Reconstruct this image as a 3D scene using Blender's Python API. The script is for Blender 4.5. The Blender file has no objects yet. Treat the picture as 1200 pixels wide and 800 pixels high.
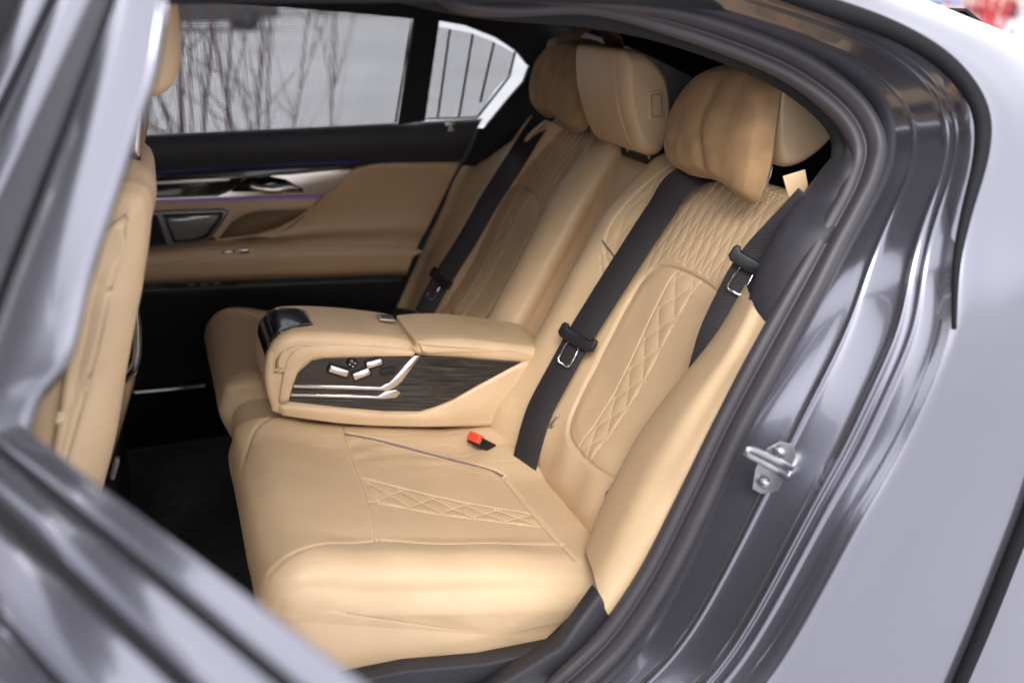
import bpy, bmesh, math, random
import numpy as np
from mathutils import Matrix, Vector
rng = np.random.default_rng(7); random.seed(7)
S = bpy.context.scene
R = math.radians
# ------------------------------------------------------------------ camera
cam_d = bpy.data.cameras.new("camera"); cam = bpy.data.objects.new("camera", cam_d)
S.collection.objects.link(cam); S.camera = cam
yaw, pit = R(19.6), R(20.1)
fw = Vector((math.sin(yaw)*math.cos(pit), math.cos(yaw)*math.cos(pit), -math.sin(pit)))
rt = Vector((math.cos(yaw), -math.sin(yaw), 0)); up = rt.cross(fw)
m = Matrix((rt, up, -fw)).transposed().to_4x4(); m.translation = (-.375, -1.869, 1.243)
cam.matrix_world = m
cam_d.sensor_width = 36; cam_d.lens = 35.0; cam_d.clip_start = .02; cam_d.clip_end = 2000
cam_d.dof.use_dof = True; cam_d.dof.focus_distance = 1.68; cam_d.dof.aperture_fstop = 2.3
# ------------------------------------------------------------------ sky, sun, exposure
wd = bpy.data.worlds.new("World"); S.world = wd; wd.use_nodes = True
nt = wd.node_tree; bgn = nt.nodes["Background"]
sky = nt.nodes.new("ShaderNodeTexSky"); sky.sky_type = 'NISHITA'; sky.sun_disc = False
SUN_EL, SUN_AZ = R(40), R(198)          # azimuth measured from +Y towards +X
sky.sun_elevation = SUN_EL; sky.sun_rotation = SUN_AZ
sky.air_density = 1.0; sky.dust_density = 4.0; sky.ozone_density = 1.0
hs = nt.nodes.new("ShaderNodeHueSaturation"); hs.inputs["Saturation"].default_value = .22
mx = nt.nodes.new("ShaderNodeMix"); mx.data_type = 'RGBA'; mx.inputs["Factor"].default_value = .7      # even cloud cover over the clear sky
mx.inputs["B"].default_value = (6.0, 5.95, 6.35, 1)
nt.links.new(sky.outputs[0], hs.inputs["Color"]); nt.links.new(hs.outputs[0], mx.inputs["A"]); nt.links.new(mx.outputs["Result"], bgn.inputs[0])
bgn.inputs[1].default_value = .15
sl = bpy.data.lights.new("sun", 'SUN'); sl.energy = 1.0; sl.angle = R(25); sl.color = (1, .96, .9)
so = bpy.data.objects.new("sun", sl); S.collection.objects.link(so)
sd = Vector((math.sin(SUN_AZ)*math.cos(SUN_EL), math.cos(SUN_AZ)*math.cos(SUN_EL), math.sin(SUN_EL)))
so.rotation_euler = sd.to_track_quat('Z', 'Y').to_euler()
S.view_settings.view_transform = 'Standard'; S.view_settings.look = 'None'
S.view_settings.exposure = 1.33; S.view_settings.gamma = 1.0
S.render.engine = 'CYCLES'
S.cycles.max_bounces = 10; S.cycles.transparent_max_bounces = 24; S.cycles.use_denoising = True
S.cycles.sample_clamp_indirect = 6

# ------------------------------------------------------------------ materials
def mat(name, col, rough=.5, metal=0., coat=0., var=0., vscale=8., bump=0., bscale=300., bump2=0., b2scale=30., spec=.5, kind='noise', sheen=0., coat_rough=.03, rvar=0.):
    m = bpy.data.materials.new(name); m.use_nodes = True
    n = m.node_tree.nodes; l = m.node_tree.links; b = n["Principled BSDF"]
    b.inputs["Base Color"].default_value = (*col, 1); b.inputs["Roughness"].default_value = rough
    b.inputs["Metallic"].default_value = metal; b.inputs["Coat Weight"].default_value = coat
    b.inputs["Coat Roughness"].default_value = coat_rough
    b.inputs["Specular IOR Level"].default_value = spec; b.inputs["Sheen Weight"].default_value = sheen
    tc = n.new("ShaderNodeTexCoord")
    if var:
        t = n.new("ShaderNodeTexNoise"); t.inputs["Scale"].default_value = vscale; t.inputs["Detail"].default_value = 5
        l.new(tc.outputs["Object"], t.inputs["Vector"])
        r = n.new("ShaderNodeValToRGB")
        r.color_ramp.elements[0].position = .3; r.color_ramp.elements[1].position = .7
        r.color_ramp.elements[0].color = (*[c*(1-var) for c in col], 1)
        r.color_ramp.elements[1].color = (*[min(1, c*(1+var)) for c in col], 1)
        l.new(t.outputs["Fac"], r.inputs[0]); l.new(r.outputs[0], b.inputs["Base Color"])
        if rvar:
            mr = n.new("ShaderNodeMapRange"); mr.inputs[3].default_value = rough-rvar; mr.inputs[4].default_value = rough+rvar
            l.new(t.outputs["Fac"], mr.inputs[0]); l.new(mr.outputs[0], b.inputs["Roughness"])
    last = None
    for s, sc, kd in ((bump2, b2scale, 'noise'), (bump, bscale, kind)):
        if not s: continue
        if kd == 'voronoi':
            t = n.new("ShaderNodeTexVoronoi"); t.inputs["Scale"].default_value = sc; o = t.outputs["Distance"]
        else:
            t = n.new("ShaderNodeTexNoise"); t.inputs["Scale"].default_value = sc; t.inputs["Detail"].default_value = 4; o = t.outputs["Fac"]
        l.new(tc.outputs["Object"], t.inputs["Vector"])
        bp = n.new("ShaderNodeBump"); bp.inputs["Strength"].default_value = s; bp.inputs["Distance"].default_value = .002
        l.new(o, bp.inputs["Height"])
        if last: l.new(last.outputs[0], bp.inputs["Normal"])
        last = bp
    if last: l.new(last.outputs[0], b.inputs["Normal"])
    return m
LEATHER = mat("tan_leather", (.60, .430, .265), .44, var=.06, vscale=11, bump=.13, bscale=380, kind='voronoi', bump2=.10, b2scale=45, rvar=.05)
LEATHER2 = mat("tan_door_leather", (.52, .35, .205), .5, var=.05, vscale=7, bump=.10, bscale=700, kind='voronoi')
SUEDE = mat("tan_suede", (.37, .228, .118), .85, var=.17, vscale=30, bump=.12, bscale=500, bump2=.35, b2scale=38, spec=.2, sheen=.08)
PAINT = mat("grey_metallic_paint", (.225, .226, .272), .20, metal=.85, coat=1.)
BLACKP = mat("black_plastic", (.010, .010, .012), .42, spec=.35, bump=.1, bscale=500)
DARKTRIM = mat("dark_grey_trim", (.026, .025, .032), .6, bump=.25, bscale=600, var=.1, vscale=60)
FABRIC = mat("black_headliner", (.012, .012, .014), .9, bump=.2, bscale=700)
CARPET = mat("black_carpet", (.03, .03, .034), .95, var=.35, vscale=40, bump=.6, bscale=500)
RUBBER = mat("seal_rubber", (.05, .045, .052), .52, bump=.1, bscale=200)
DARKRUB = mat("black_rubber", (.007, .007, .009), .7, spec=.2)
GLOSS = mat("piano_black", (.006, .006, .008), .12, coat=1.)
CHROME = mat("bright_metal", (.75, .74, .76), .12, metal=1.)
SATIN = mat("satin_metal", (.62, .58, .53), .32, metal=1.)
STEEL = mat("striker_steel", (.36, .36, .375), .32, metal=.9, var=.1, vscale=60)
PIPING = mat("grey_piping", (.16, .12, .115), .55)
STITCH = mat("tan_thread", (.72, .56, .38), .7)
BROWN = mat("brown_gloss_panel", (.016, .012, .012), .22, coat=.6)
RED = mat("red_button", (.75, .07, .03), .35)
GREYMET = mat("grey_metal_cover", (.14, .13, .13), .35, metal=.6)
SPEAKER = mat("brown_speaker_grille", (.19, .115, .058), .6, bump=.5, bscale=900, kind='voronoi')
TREAD = mat("webbing_edge", (.02, .018, .02), .7)

def webbing_mat():
    m = mat("black_webbing", (.014, .012, .015), .62, spec=.4)
    n = m.node_tree.nodes; l = m.node_tree.links
    tc = n.new("ShaderNodeTexCoord"); w = n.new("ShaderNodeTexWave"); w.wave_type = 'BANDS'; w.bands_direction = 'Z'
    w.inputs["Scale"].default_value = 85; w.inputs["Distortion"].default_value = .4
    l.new(tc.outputs["Object"], w.inputs["Vector"])
    b = n.new("ShaderNodeBump"); b.inputs["Strength"].default_value = .5; b.inputs["Distance"].default_value = .001
    rc = n.new("ShaderNodeValToRGB"); rc.color_ramp.elements[0].color = (.008, .007, .009, 1); rc.color_ramp.elements[1].color = (.024, .020, .025, 1); l.new(w.outputs["Fac"], rc.inputs[0]); l.new(rc.outputs[0], n["Principled BSDF"].inputs["Base Color"])
    l.new(w.outputs["Fac"], b.inputs["Height"]); l.new(b.outputs[0], n["Principled BSDF"].inputs["Normal"])
    return m
WEB = webbing_mat()

def wood_mat():
    m = mat("dark_striped_wood", (.03, .025, .022), .32, coat=.25)
    n = m.node_tree.nodes; l = m.node_tree.links
    tc = n.new("ShaderNodeTexCoord"); mp = n.new("ShaderNodeMapping")
    mp.inputs["Rotation"].default_value = (0, R(-10), 0); m2 = n.new("ShaderNodeMapping"); m2.inputs["Scale"].default_value = (9, 9, 560)
    t = n.new("ShaderNodeTexNoise"); t.inputs["Scale"].default_value = 1.0; t.inputs["Detail"].default_value = 6; t.inputs["Roughness"].default_value = .75
    l.new(tc.outputs["Object"], mp.inputs[0]); l.new(mp.outputs[0], m2.inputs[0]); l.new(m2.outputs[0], t.inputs["Vector"])
    r = n.new("ShaderNodeValToRGB"); r.color_ramp.elements[0].position = .48; r.color_ramp.elements[1].position = .80
    r.color_ramp.elements[0].color = (.006, .0055, .0055, 1); r.color_ramp.elements[1].color = (.17, .16, .155, 1)
    l.new(t.outputs["Fac"], r.inputs[0]); l.new(r.outputs[0], n["Principled BSDF"].inputs["Base Color"])
    return m
WOOD = wood_mat()

def glass_mat(name, tint, refl=1.45):
    m = bpy.data.materials.new(name); m.use_nodes = True
    n = m.node_tree.nodes; l = m.node_tree.links; out = n["Material Output"]; n.remove(n["Principled BSDF"])
    tr = n.new("ShaderNodeBsdfTransparent"); tr.inputs[0].default_value = (*tint, 1)
    gl = n.new("ShaderNodeBsdfGlossy"); gl.inputs["Roughness"].default_value = .02
    fr = n.new("ShaderNodeFresnel"); fr.inputs[0].default_value = refl
    mx = n.new("ShaderNodeMixShader"); l.new(fr.outputs[0], mx.inputs[0]); l.new(tr.outputs[0], mx.inputs[1]); l.new(gl.outputs[0], mx.inputs[2])
    l.new(mx.outputs[0], out.inputs[0]); return m
GLASS = glass_mat("tinted_glass", (.80, .81, .81)); REARGLASS = glass_mat("dark_tinted_glass", (.09, .11, .115))

def mesh_shade_mat():
    m = bpy.data.materials.new("sunshade_mesh"); m.use_nodes = True
    n = m.node_tree.nodes; l = m.node_tree.links; b = n["Principled BSDF"]
    b.inputs["Base Color"].default_value = (.02, .02, .02, 1); b.inputs["Roughness"].default_value = .8
    tc = n.new("ShaderNodeTexCoord"); mp = n.new("ShaderNodeMapping"); mp.inputs["Rotation"].default_value = (0, R(45), 0)
    mp.inputs["Scale"].default_value = (220, 0, 220); ck = n.new("ShaderNodeTexChecker"); ck.inputs["Scale"].default_value = 1
    l.new(tc.outputs["Object"], mp.inputs[0]); l.new(mp.outputs[0], ck.inputs["Vector"])
    mr = n.new("ShaderNodeMapRange"); mr.inputs[3].default_value = .17; mr.inputs[4].default_value = .45
    l.new(ck.outputs["Fac"], mr.inputs[0])
    tr = n.new("ShaderNodeBsdfTransparent"); mx = n.new("ShaderNodeMixShader")
    l.new(mr.outputs[0], mx.inputs[0]); l.new(tr.outputs[0], mx.inputs[1]); l.new(b.outputs[0], mx.inputs[2])
    l.new(mx.outputs[0], n["Material Output"].inputs[0]); return m
SHADE = mesh_shade_mat()

# ------------------------------------------------------------------ object helpers
WLOC = {}
def tag(o, label=None, cat=None, group=None, kind=None):
    if label: o["label"] = label
    if cat: o["category"] = cat
    if group: o["group"] = group
    if kind: o["kind"] = kind
    return o
def thing(name, label, cat, loc=(0, 0, 0), group=None):
    o = bpy.data.objects.new(name, None); S.collection.objects.link(o); o.location = loc; o.empty_display_size = .05
    WLOC[o] = np.array(loc, float); return tag(o, label, cat, group)
def obj(name, V, F, mt, parent=None, smooth=True, recalc=True, base=None):
    V = np.asarray(V, float).reshape(-1, 3)
    off = WLOC[parent] if parent is not None else (np.array(base, float) if base is not None else np.zeros(3))
    me = bpy.data.meshes.new(name); me.from_pydata((V-off).tolist(), [], [tuple(f) for f in F])
    me.materials.append(mt)
    if recalc:
        b = bmesh.new(); b.from_mesh(me); bmesh.ops.recalc_face_normals(b, faces=b.faces); b.to_mesh(me); b.free()
    if smooth: me.polygons.foreach_set("use_smooth", [True]*len(me.polygons))
    o = bpy.data.objects.new(name, me); S.collection.objects.link(o)
    if parent is not None: o.parent = parent
    elif base is not None: o.location = base
    WLOC[o] = off; return o
def gridfaces(nu, nv, cu=False, cv=False, base=0):
    iu = np.arange(nu if cu else nu-1); iv = np.arange(nv if cv else nv-1)
    a, b = np.meshgrid(iu, iv, indexing='ij'); a2 = (a+1) % nu; b2 = (b+1) % nv
    return np.stack([a*nv+b, a2*nv+b, a2*nv+b2, a*nv+b2], -1).reshape(-1, 4)+base
def catmull(P, n, closed=False, wt=None):
    P = np.asarray(P, float); k = len(P)
    if closed: Q = np.vstack([P[-1], P, P[0], P[1]]); seg = k
    else: Q = np.vstack([2*P[0]-P[1], P, 2*P[-1]-P[-2]]); seg = k-1
    out = []; u = np.linspace(0, 1, 24, endpoint=False)[:, None]
    for i in range(seg):
        p0, p1, p2, p3 = Q[i:i+4]
        out.append(.5*((2*p1)+(-p0+p2)*u+(2*p0-5*p1+4*p2-p3)*u*u+(-p0+3*p1-3*p2+p3)*u**3))
    out.append((P[0] if closed else P[-1])[None]); D = np.vstack(out)
    dl = np.linalg.norm(np.diff(D, axis=0), axis=1)
    if wt is not None: dl = dl*wt(.5*(D[1:]+D[:-1]))
    s = np.concatenate([[0], np.cumsum(dl)])
    q = np.linspace(0, s[-1], n+1)[:-1] if closed else np.linspace(0, s[-1], n)
    return np.stack([np.interp(q, s, D[:, j]) for j in range(P.shape[1])], 1)
def smoothstep(a, b, x):
    t = np.clip((x-a)/(b-a), 0, 1); return t*t*(3-2*t)
def pdist(px, py, poly, closed=False):
    """distance of points to polyline plus arclength of the foot point"""
    poly = np.asarray(poly, float); pts = list(zip(poly[:-1], poly[1:]))
    if closed: pts.append((poly[-1], poly[0]))
    best = np.full(px.shape, 9.); arc = np.zeros(px.shape); s0 = 0
    for a, b in pts:
        d = b-a; L = math.hypot(*d)+1e-9
        t = np.clip(((px-a[0])*d[0]+(py-a[1])*d[1])/L**2, 0, 1)
        q = np.hypot(px-a[0]-t*d[0], py-a[1]-t*d[1]); k = q < best
        best = np.where(k, q, best); arc = np.where(k, s0+t*L, arc); s0 += L
    return best, arc
def inpoly(px, py, poly):
    poly = np.asarray(poly, float); c = np.zeros(px.shape, bool); j = len(poly)-1
    for i in range(len(poly)):
        xi, yi = poly[i]; xj, yj = poly[j]
        c ^= ((yi > py) != (yj > py)) & (px < (xj-xi)*(py-yi)/(yj-yi+1e-12)+xi); j = i
    return c
def grid_normals(P, cv=True):
    du = np.gradient(P, axis=0)
    dv = (np.roll(P, -1, 1)-np.roll(P, 1, 1)) if cv else np.gradient(P, axis=1)
    n = np.cross(du, dv); return n/(np.linalg.norm(n, axis=2, keepdims=True)+1e-12)
_ph = rng.uniform(0, 6.28, (40, 3)); _dr = rng.normal(size=(40, 3)); _dr /= np.linalg.norm(_dr, axis=1)[:, None]
def wob(P, f, n=10, o=0):
    """cheap smooth noise"""
    r = 0
    for i in range(n):
        r = r+np.sin((P@_dr[(i+o) % 40])*f*(1+.17*i)+_ph[(i+o) % 40, 0])
    return r/n
def loftY(prof, y0, y1, r0, r1, ny, disp=None, nr=8, rad=None):
    """closed XZ profile swept from y0 to y1 with rounded ends; returns verts, faces, grid"""
    prof = np.asarray(prof, float)
    t = np.roll(prof, -1, 0)-np.roll(prof, 1, 0); nrm = np.stack([t[:, 1], -t[:, 0]], 1); nrm /= np.linalg.norm(nrm, axis=1)[:, None]+1e-12
    area = np.sum(prof[:, 0]*np.roll(prof[:, 1], -1)-np.roll(prof[:, 0], -1)*prof[:, 1])
    if area < 0: nrm = -nrm
    if max(r0, r1) > .04 and rad is None:
        for _ in range(60): nrm = .25*np.roll(nrm, 1, 0)+.5*nrm+.25*np.roll(nrm, -1, 0)
        nrm /= np.linalg.norm(nrm, axis=1)[:, None]+1e-12
    ph = np.linspace(0, math.pi/2, nr)
    st = [(y0+r0*(1-math.sin(a)), r0*(1-math.cos(a))) for a in ph[::-1]]
    st += [(y, 0) for y in np.linspace(y0+r0, y1-r1, ny)[1:-1]]
    st += [(y1-r1*(1-math.sin(a)), r1*(1-math.cos(a))) for a in ph]
    cen = prof.mean(0)
    P = []
    for y, ins in st:
        q = prof-nrm*ins if rad is None else cen+(prof-cen)*(1-ins/rad)
        P.append(np.column_stack([q[:, 0], np.full(len(q), y), q[:, 1]]))
    P = np.array(P); n = grid_normals(P)
    c = P.mean((0, 1)); sgn = np.sign(np.sum(n[len(P)//2]*(P[len(P)//2]-c))); n = n*sgn
    if disp is not None: P = P+n*disp(P, n)[..., None]
    nu, nv = P.shape[:2]; F = gridfaces(nu, nv, False, True).tolist()
    V = P.reshape(-1, 3); extra = []
    for e, row in ((0, 0), (nu-1, nu-1)):     # end caps: two inner rings, then one face
        ring = P[row]; nx_ = np.roll(ring, -1, 0); cr = ring[:, 0]*nx_[:, 2]-nx_[:, 0]*ring[:, 2]; mc = np.array([np.sum((ring[:, 0]+nx_[:, 0])*cr)/(3*cr.sum()), ring[:, 1].mean(), np.sum((ring[:, 2]+nx_[:, 2])*cr)/(3*cr.sum())]); base = len(V)+sum(len(x) for x in extra)
        i = np.arange(nv); j = (i+1) % nv; prev = row*nv
        for k, fr in enumerate((.05, .15, .3, .5, .7, .88)):
            extra.append(ring+(mc-ring)*fr); nb_ = base+k*nv
            F += np.stack([prev+i, prev+j, nb_+j, nb_+i], 1).tolist(); prev = nb_
        extra.append(mc[None]); F += np.stack([prev+i, prev+j, np.full(nv, prev+nv)], 1).tolist()
    V = np.vstack([V]+extra); return V, F, P
def mir(V, sg):
    V = np.array(V, float).reshape(-1, 3).copy()
    if sg > 0: V[:, 1] *= -1
    return V
def tube(path, rad, n=10, closed=False, caps=True):
    P = np.asarray(path, float); k = len(P); rad = np.broadcast_to(np.asarray(rad, float), (k,))
    T = (np.roll(P, -1, 0)-np.roll(P, 1, 0)) if closed else np.gradient(P, axis=0)
    T /= np.linalg.norm(T, axis=1)[:, None]+1e-12
    ref = np.array([0, 0, 1.]) if abs(T[0, 2]) < .9 else np.array([1., 0, 0])
    a = np.cross(T[0], ref); a /= np.linalg.norm(a); V = []
    th = np.linspace(0, 2*math.pi, n, endpoint=False)
    for i in range(k):
        a = a-T[i]*(a@T[i]); a /= np.linalg.norm(a); b = np.cross(T[i], a)
        V.append(P[i]+rad[i]*(np.cos(th)[:, None]*a+np.sin(th)[:, None]*b))
    F = gridfaces(k, n, closed, True).tolist()
    if caps and not closed: F += [list(range(n))[::-1], list(range((k-1)*n, k*n))]
    return np.vstack(V), F
def ribbon(path, wdir, w, th=.0014, n=60):
    """flat webbing along a path; wdir = width direction per point"""
    P = catmull(path, n); D = catmull(wdir, n); T = np.gradient(P, axis=0); T /= np.linalg.norm(T, axis=1)[:, None]
    D = D-T*np.sum(D*T, 1)[:, None]; D /= np.linalg.norm(D, axis=1)[:, None]; N = np.cross(T, D)
    cs = [(-.5, -.2), (-.5, .2), (-.47, .5), (.47, .5), (.5, .2), (.5, -.2), (.47, -.5), (-.47, -.5)]
    G = np.stack([P+D*(a*w)+N*(b*th*2) for a, b in cs], 1)
    F = gridfaces(n, len(cs), False, True).tolist()+[list(range(len(cs))), list(range((n-1)*len(cs), n*len(cs)))]
    return G.reshape(-1, 3), F
def slab(pts, dirv, th, bev=.0, seg=3):
    """polygon (3D, roughly planar) extruded by dirv*th, front edge bevelled"""
    pts = np.asarray(pts, float); dirv = np.asarray(dirv, float); dirv = dirv/np.linalg.norm(dirv)
    b = bmesh.new(); f = b.faces.new([b.verts.new(p) for p in pts])
    r = bmesh.ops.extrude_face_region(b, geom=[f]); vs = [v for v in r['geom'] if isinstance(v, bmesh.types.BMVert)]
    for v in vs: v.co += Vector(dirv*th)
    if bev:
        fs = [g for g in r['geom'] if isinstance(g, bmesh.types.BMFace)]; es = list({e for g in fs for e in g.edges})
        bmesh.ops.bevel(b, geom=es, offset=bev, segments=seg, profile=.5, affect='EDGES', clamp_overlap=True)
    b.verts.index_update(); V = [v.co[:] for v in b.verts]; F = [[v.index for v in g.verts] for g in b.faces]; b.free(); return V, F
def rbox(c, size, bev, rot=None, seg=3):
    b = bmesh.new(); bmesh.ops.create_cube(b, size=1)
    bmesh.ops.scale(b, vec=size, verts=b.verts)
    bmesh.ops.bevel(b, geom=b.edges[:], offset=bev, segments=seg, profile=.5, affect='EDGES', clamp_overlap=True)
    M = (rot.to_4x4() if rot is not None else Matrix.Identity(4)); M.translation = c
    bmesh.ops.transform(b, matrix=M, verts=b.verts); b.verts.index_update()
    V = [v.co[:] for v in b.verts]; F = [[v.index for v in g.verts] for g in b.faces]; b.free(); return V, F
def join(*parts):
    V = []; F = []; o = 0
    for v, f in parts:
        v = np.asarray(v, float).reshape(-1, 3); V.append(v); F += [[i+o for i in g] for g in f]; o += len(v)
    return np.vstack(V), F
def rows_surface(rows, nu, nv):
    """smooth surface through a list of 3D rows (each a list of points)"""
    G = np.array([catmull(r, nu) for r in rows]); out = np.array([catmull(G[:, i], nv) for i in range(nu)])
    return out      # nu x nv x 3
def thicken(G, d):
    """turn an open grid into a closed sheet, d = offset vector"""
    nu, nv = G.shape[:2]; A = G.reshape(-1, 3); B = A+np.asarray(d); n = nu*nv
    F = gridfaces(nu, nv).tolist(); F2 = [[i+n for i in f[::-1]] for f in F]
    rim = [i for i in range(nv)]+[k*nv+nv-1 for k in range(1, nu)]+[(nu-1)*nv+i for i in range(nv-2, -1, -1)]+[k*nv for k in range(nu-2, 0, -1)]
    E = [[rim[i], rim[(i+1) % len(rim)], rim[(i+1) % len(rim)]+n, rim[i]+n] for i in range(len(rim))]
    return np.vstack([A, B]), F+F2+E

# ------------------------------------------------------------------ ground and surroundings
def ground():
    m = mat("pale_snowy_ground", (.50, .50, .52), .85, var=.12, vscale=.35, bump=.4, bscale=6)
    n = 40; xs = np.sign(np.linspace(-1, 1, n))*np.abs(np.linspace(-1, 1, n))**3*900
    X, Y = np.meshgrid(xs, xs, indexing='ij'); G = np.stack([X, Y, np.full_like(X, -.22)], -1)
    o = obj("ground", G, gridfaces(n, n), m); tag(o, "pale snow covered ground around the car", kind="structure")
ground()

def shrub(label, base, h, nst, col, spread=.35, thick=.011, seed=1):
    rs = np.random.default_rng(seed); T_ = thing("shrub", label, "shrub", base, "bare shrubs outside")
    stems = []; tw = []
    for i in range(nst):
        a = rs.uniform(0, 6.28); ln = rs.uniform(.1, spread); hh = h*rs.uniform(.75, 1.1); b0 = np.array(base)+[rs.normal(0, .12), rs.normal(0, .12), -.05]
        pts = [b0+np.array([math.cos(a)*ln*u*u*hh, math.sin(a)*ln*u*u*hh, hh*u])+rs.normal(0, .02, 3)*u for u in np.linspace(0, 1, 7)]
        P = catmull(np.array(pts), 14); stems.append(tube(P, np.linspace(thick, thick*.3, 14)*rs.uniform(.7, 1.2), 5))
        for k in range(8):
            j = rs.integers(3, 13); d = rs.normal(0, 1, 3); d[2] = abs(d[2])+.9; d /= np.linalg.norm(d); L = hh*rs.uniform(.15, .4)
            q = [P[j], P[j]+d*L*.5+rs.normal(0, .015, 3), P[j]+d*L+np.array([0, 0, .06])]
            tw.append(tube(catmull(np.array(q), 6), np.linspace(thick*.45, thick*.15, 6), 4))
    obj("stems", *join(*stems), col, T_); tag(obj("twigs", *join(*tw), col, T_), kind="stuff")
TWIG = mat("dark_red_bark", (.075, .028, .032), .7); REDTWIG = mat("bright_red_bark", (.42, .03, .035), .6)
for i, (b_, h_, n_, sp) in enumerate(zip([(-0.292, 3.4, 0.541), (-0.151, 3.4, 0.534), (0.077, 3.4, 0.523), (0.247, 3.4, 0.515), (0.518, 3.4, 0.502), (0.734, 3.4, 0.492), (-0.431, 3.4, 0.547)], (2.4, 2.6, 2.0, 1.9, 2.0, 1.8, 2.2), (5, 5, 2, 1, 2, 1, 3), (.2, .25, .3, .35, .35, .4, .25))):
    shrub(["bare dark twig shrub at the far window beside the front headrest", "densest bare dark shrub behind the far window", "thin bare shrub left of the middle of the far window", "thin bare shrub in the middle of the far window", "thin bare shrub right of the middle of the far window", "thin bare shrub nearest the window post", "bare dark shrub behind the front headrest"][i], (b_[0], 3.4+.25*(i % 3), -.22), h_, n_, TWIG, sp, .010 if i < 2 else .006, 10+i)
for i, b_ in enumerate([(7.174, 6, 0.807), (7.539, 6, 0.802)]):
    shrub(["red stemmed bare shrub beyond the roof, left one", "red stemmed bare shrub beyond the roof, right one"][i], (b_[0], 6.0+.5*i, -.22), 2.2, 9, REDTWIG, .2, .014, 40+i)
def parked_car(label, base, yaw_, col):
    T_ = thing("parked_car", label, "car", base, "parked cars far behind"); cm = mat("car_paint_"+str(len(WLOC)), col, .3, metal=.3, coat=1.)
    ca, sa = math.cos(yaw_), math.sin(yaw_)
    def place(V): V = np.asarray(V, float).reshape(-1, 3); return np.column_stack([V[:, 0]*ca-V[:, 1]*sa+base[0], V[:, 0]*sa+V[:, 1]*ca+base[1], V[:, 2]+base[2]])
    body = catmull([(-2.2, .35), (-2.25, .7), (-2.0, .95), (-1.2, 1.0), (0, 1.0), (1.2, .95), (2.1, .8), (2.25, .6), (2.2, .35), (0, .25)], 60, True)
    V, F, _ = loftY(body, -.9, .9, .12, .12, 16); obj("body", place(V), F, cm, T_)
    cab = catmull([(-1.7, .95), (-1.3, 1.35), (-.6, 1.48), (.2, 1.45), (.7, 1.2), (1.1, .96)], 40, True)
    V, F, _ = loftY(cab, -.74, .74, .15, .15, 12, rad=.5); obj("windows", place(V), F, GLOSS, T_)
    roof = catmull([(-1.25, 1.38), (-.6, 1.50), (.2, 1.47), (.5, 1.36), (-.3, 1.42)], 30, True)
    V, F, _ = loftY(roof, -.70, .70, .05, .05, 8, rad=.5); obj("roof", place(V), F, cm, T_)
    for x in (-1.4, 1.4):
        for y in (-.82, .82):
            V, F = tube([(x, y-.1, .32), (x, y+.1, .32)], .32, 20); w_ = obj("wheel", place(V), F, BLACKP, T_)
            V, F = tube([(x, y-.105, .32), (x, y+.105, .32)], .2, 16); obj("rim", place(V), F, DARKTRIM, w_)
for i, (b_, c_) in enumerate(zip([(34.38, 35.23, -0.22), (1.086, 29.63, -0.22), (32.11, 29.66, -0.22)], ((.25, .33, .50), (.03, .03, .035), (.45, .40, .33)))):
    parked_car(["pale blue car parked far beyond the roof", "black car parked far behind the far window", "beige car parked far beyond the roof"][i], b_, [.3, .1, -.2][i], c_)
def hedge(label, base, length, h):
    rs = np.random.default_rng(5); T_ = thing("hedge", label, "hedge", base); n = 5000
    c = np.column_stack([rs.uniform(-length/2, length/2, n), rs.normal(0, .7, n), h*np.sqrt(rs.uniform(0, 1, n))])+np.array(base)
    a, b = rs.normal(size=(n, 3))*.22, rs.normal(size=(n, 3))*.22; V = np.stack([c-a, c+b, c+a, c-b], 1).reshape(-1, 3)
    obj("foliage", V, np.arange(4*n).reshape(n, 4).tolist(), mat("dull_green_leaves", (.05, .07, .035), .8, var=.4, vscale=1.5), T_, smooth=False, recalc=False)
hedge("dull green hedge far behind the far window", (-12, 42, -.22), 60, 3.0)

# ------------------------------------------------------------------ car body
BODY = thing("car", "dark grey metallic car seen through its open rear doorway", "car", (0, 0, -.2))
A3 = np.array([(-0.001, -0.56, 1.256), (0.086, -0.575, 1.234), (0.202, -0.588, 1.216), (0.324, -0.599, 1.199), (0.448, -0.623, 1.162), (0.528, -0.644, 1.127), (0.588, -0.668, 1.086), (0.611, -0.687, 1.052), (0.601, -0.712, 1.002), (0.548, -0.739, 0.938), (0.482, -0.765, 0.858), (0.425, -0.775, 0.755), (0.372, -0.775, 0.659), (0.32, -0.775, 0.532), (0.272, -0.775, 0.429), (0.215, -0.775, 0.332), (0.148, -0.775, 0.273), (0.068, -0.775, 0.227), (-0.038, -0.775, 0.196)])
B3 = np.array([(0.111, -0.686, 1.303), (0.214, -0.706, 1.275), (0.312, -0.724, 1.251), (0.414, -0.748, 1.216), (0.519, -0.769, 1.184), (0.595, -0.794, 1.145), (0.631, -0.819, 1.103), (0.638, -0.838, 1.069), (0.619, -0.863, 1.02), (0.588, -0.886, 0.971), (0.558, -0.912, 0.902), (0.552, -0.932, 0.824), (0.533, -0.935, 0.763), (0.494, -0.935, 0.656), (0.451, -0.935, 0.58), (0.373, -0.935, 0.421), (0.316, -0.935, 0.328), (0.242, -0.935, 0.263), (0.154, -0.935, 0.203)])
NJ = 160
def relax(P, k=14):
    P = P.copy()
    for _ in range(k): P[1:-1] = .25*P[:-2]+.5*P[1:-1]+.25*P[2:]
    return P
A = relax(catmull(A3, NJ)); B = relax(catmull(B3, NJ))
prof = [(0, .0), (.1, .0015), (.2, .001), (.28, .0), (.315, .002), (.335, .006), (.355, .002), (.40, -.001), (.50, -.003), (.60, -.003), (.645, .001), (.675, .008), (.705, .002), (.74, .001), (.77, .006), (.80, .001), (.86, -.002), (.93, -.001), (1, .0)]
pr = catmull([(a, b) for a, b in prof], 150)
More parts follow.
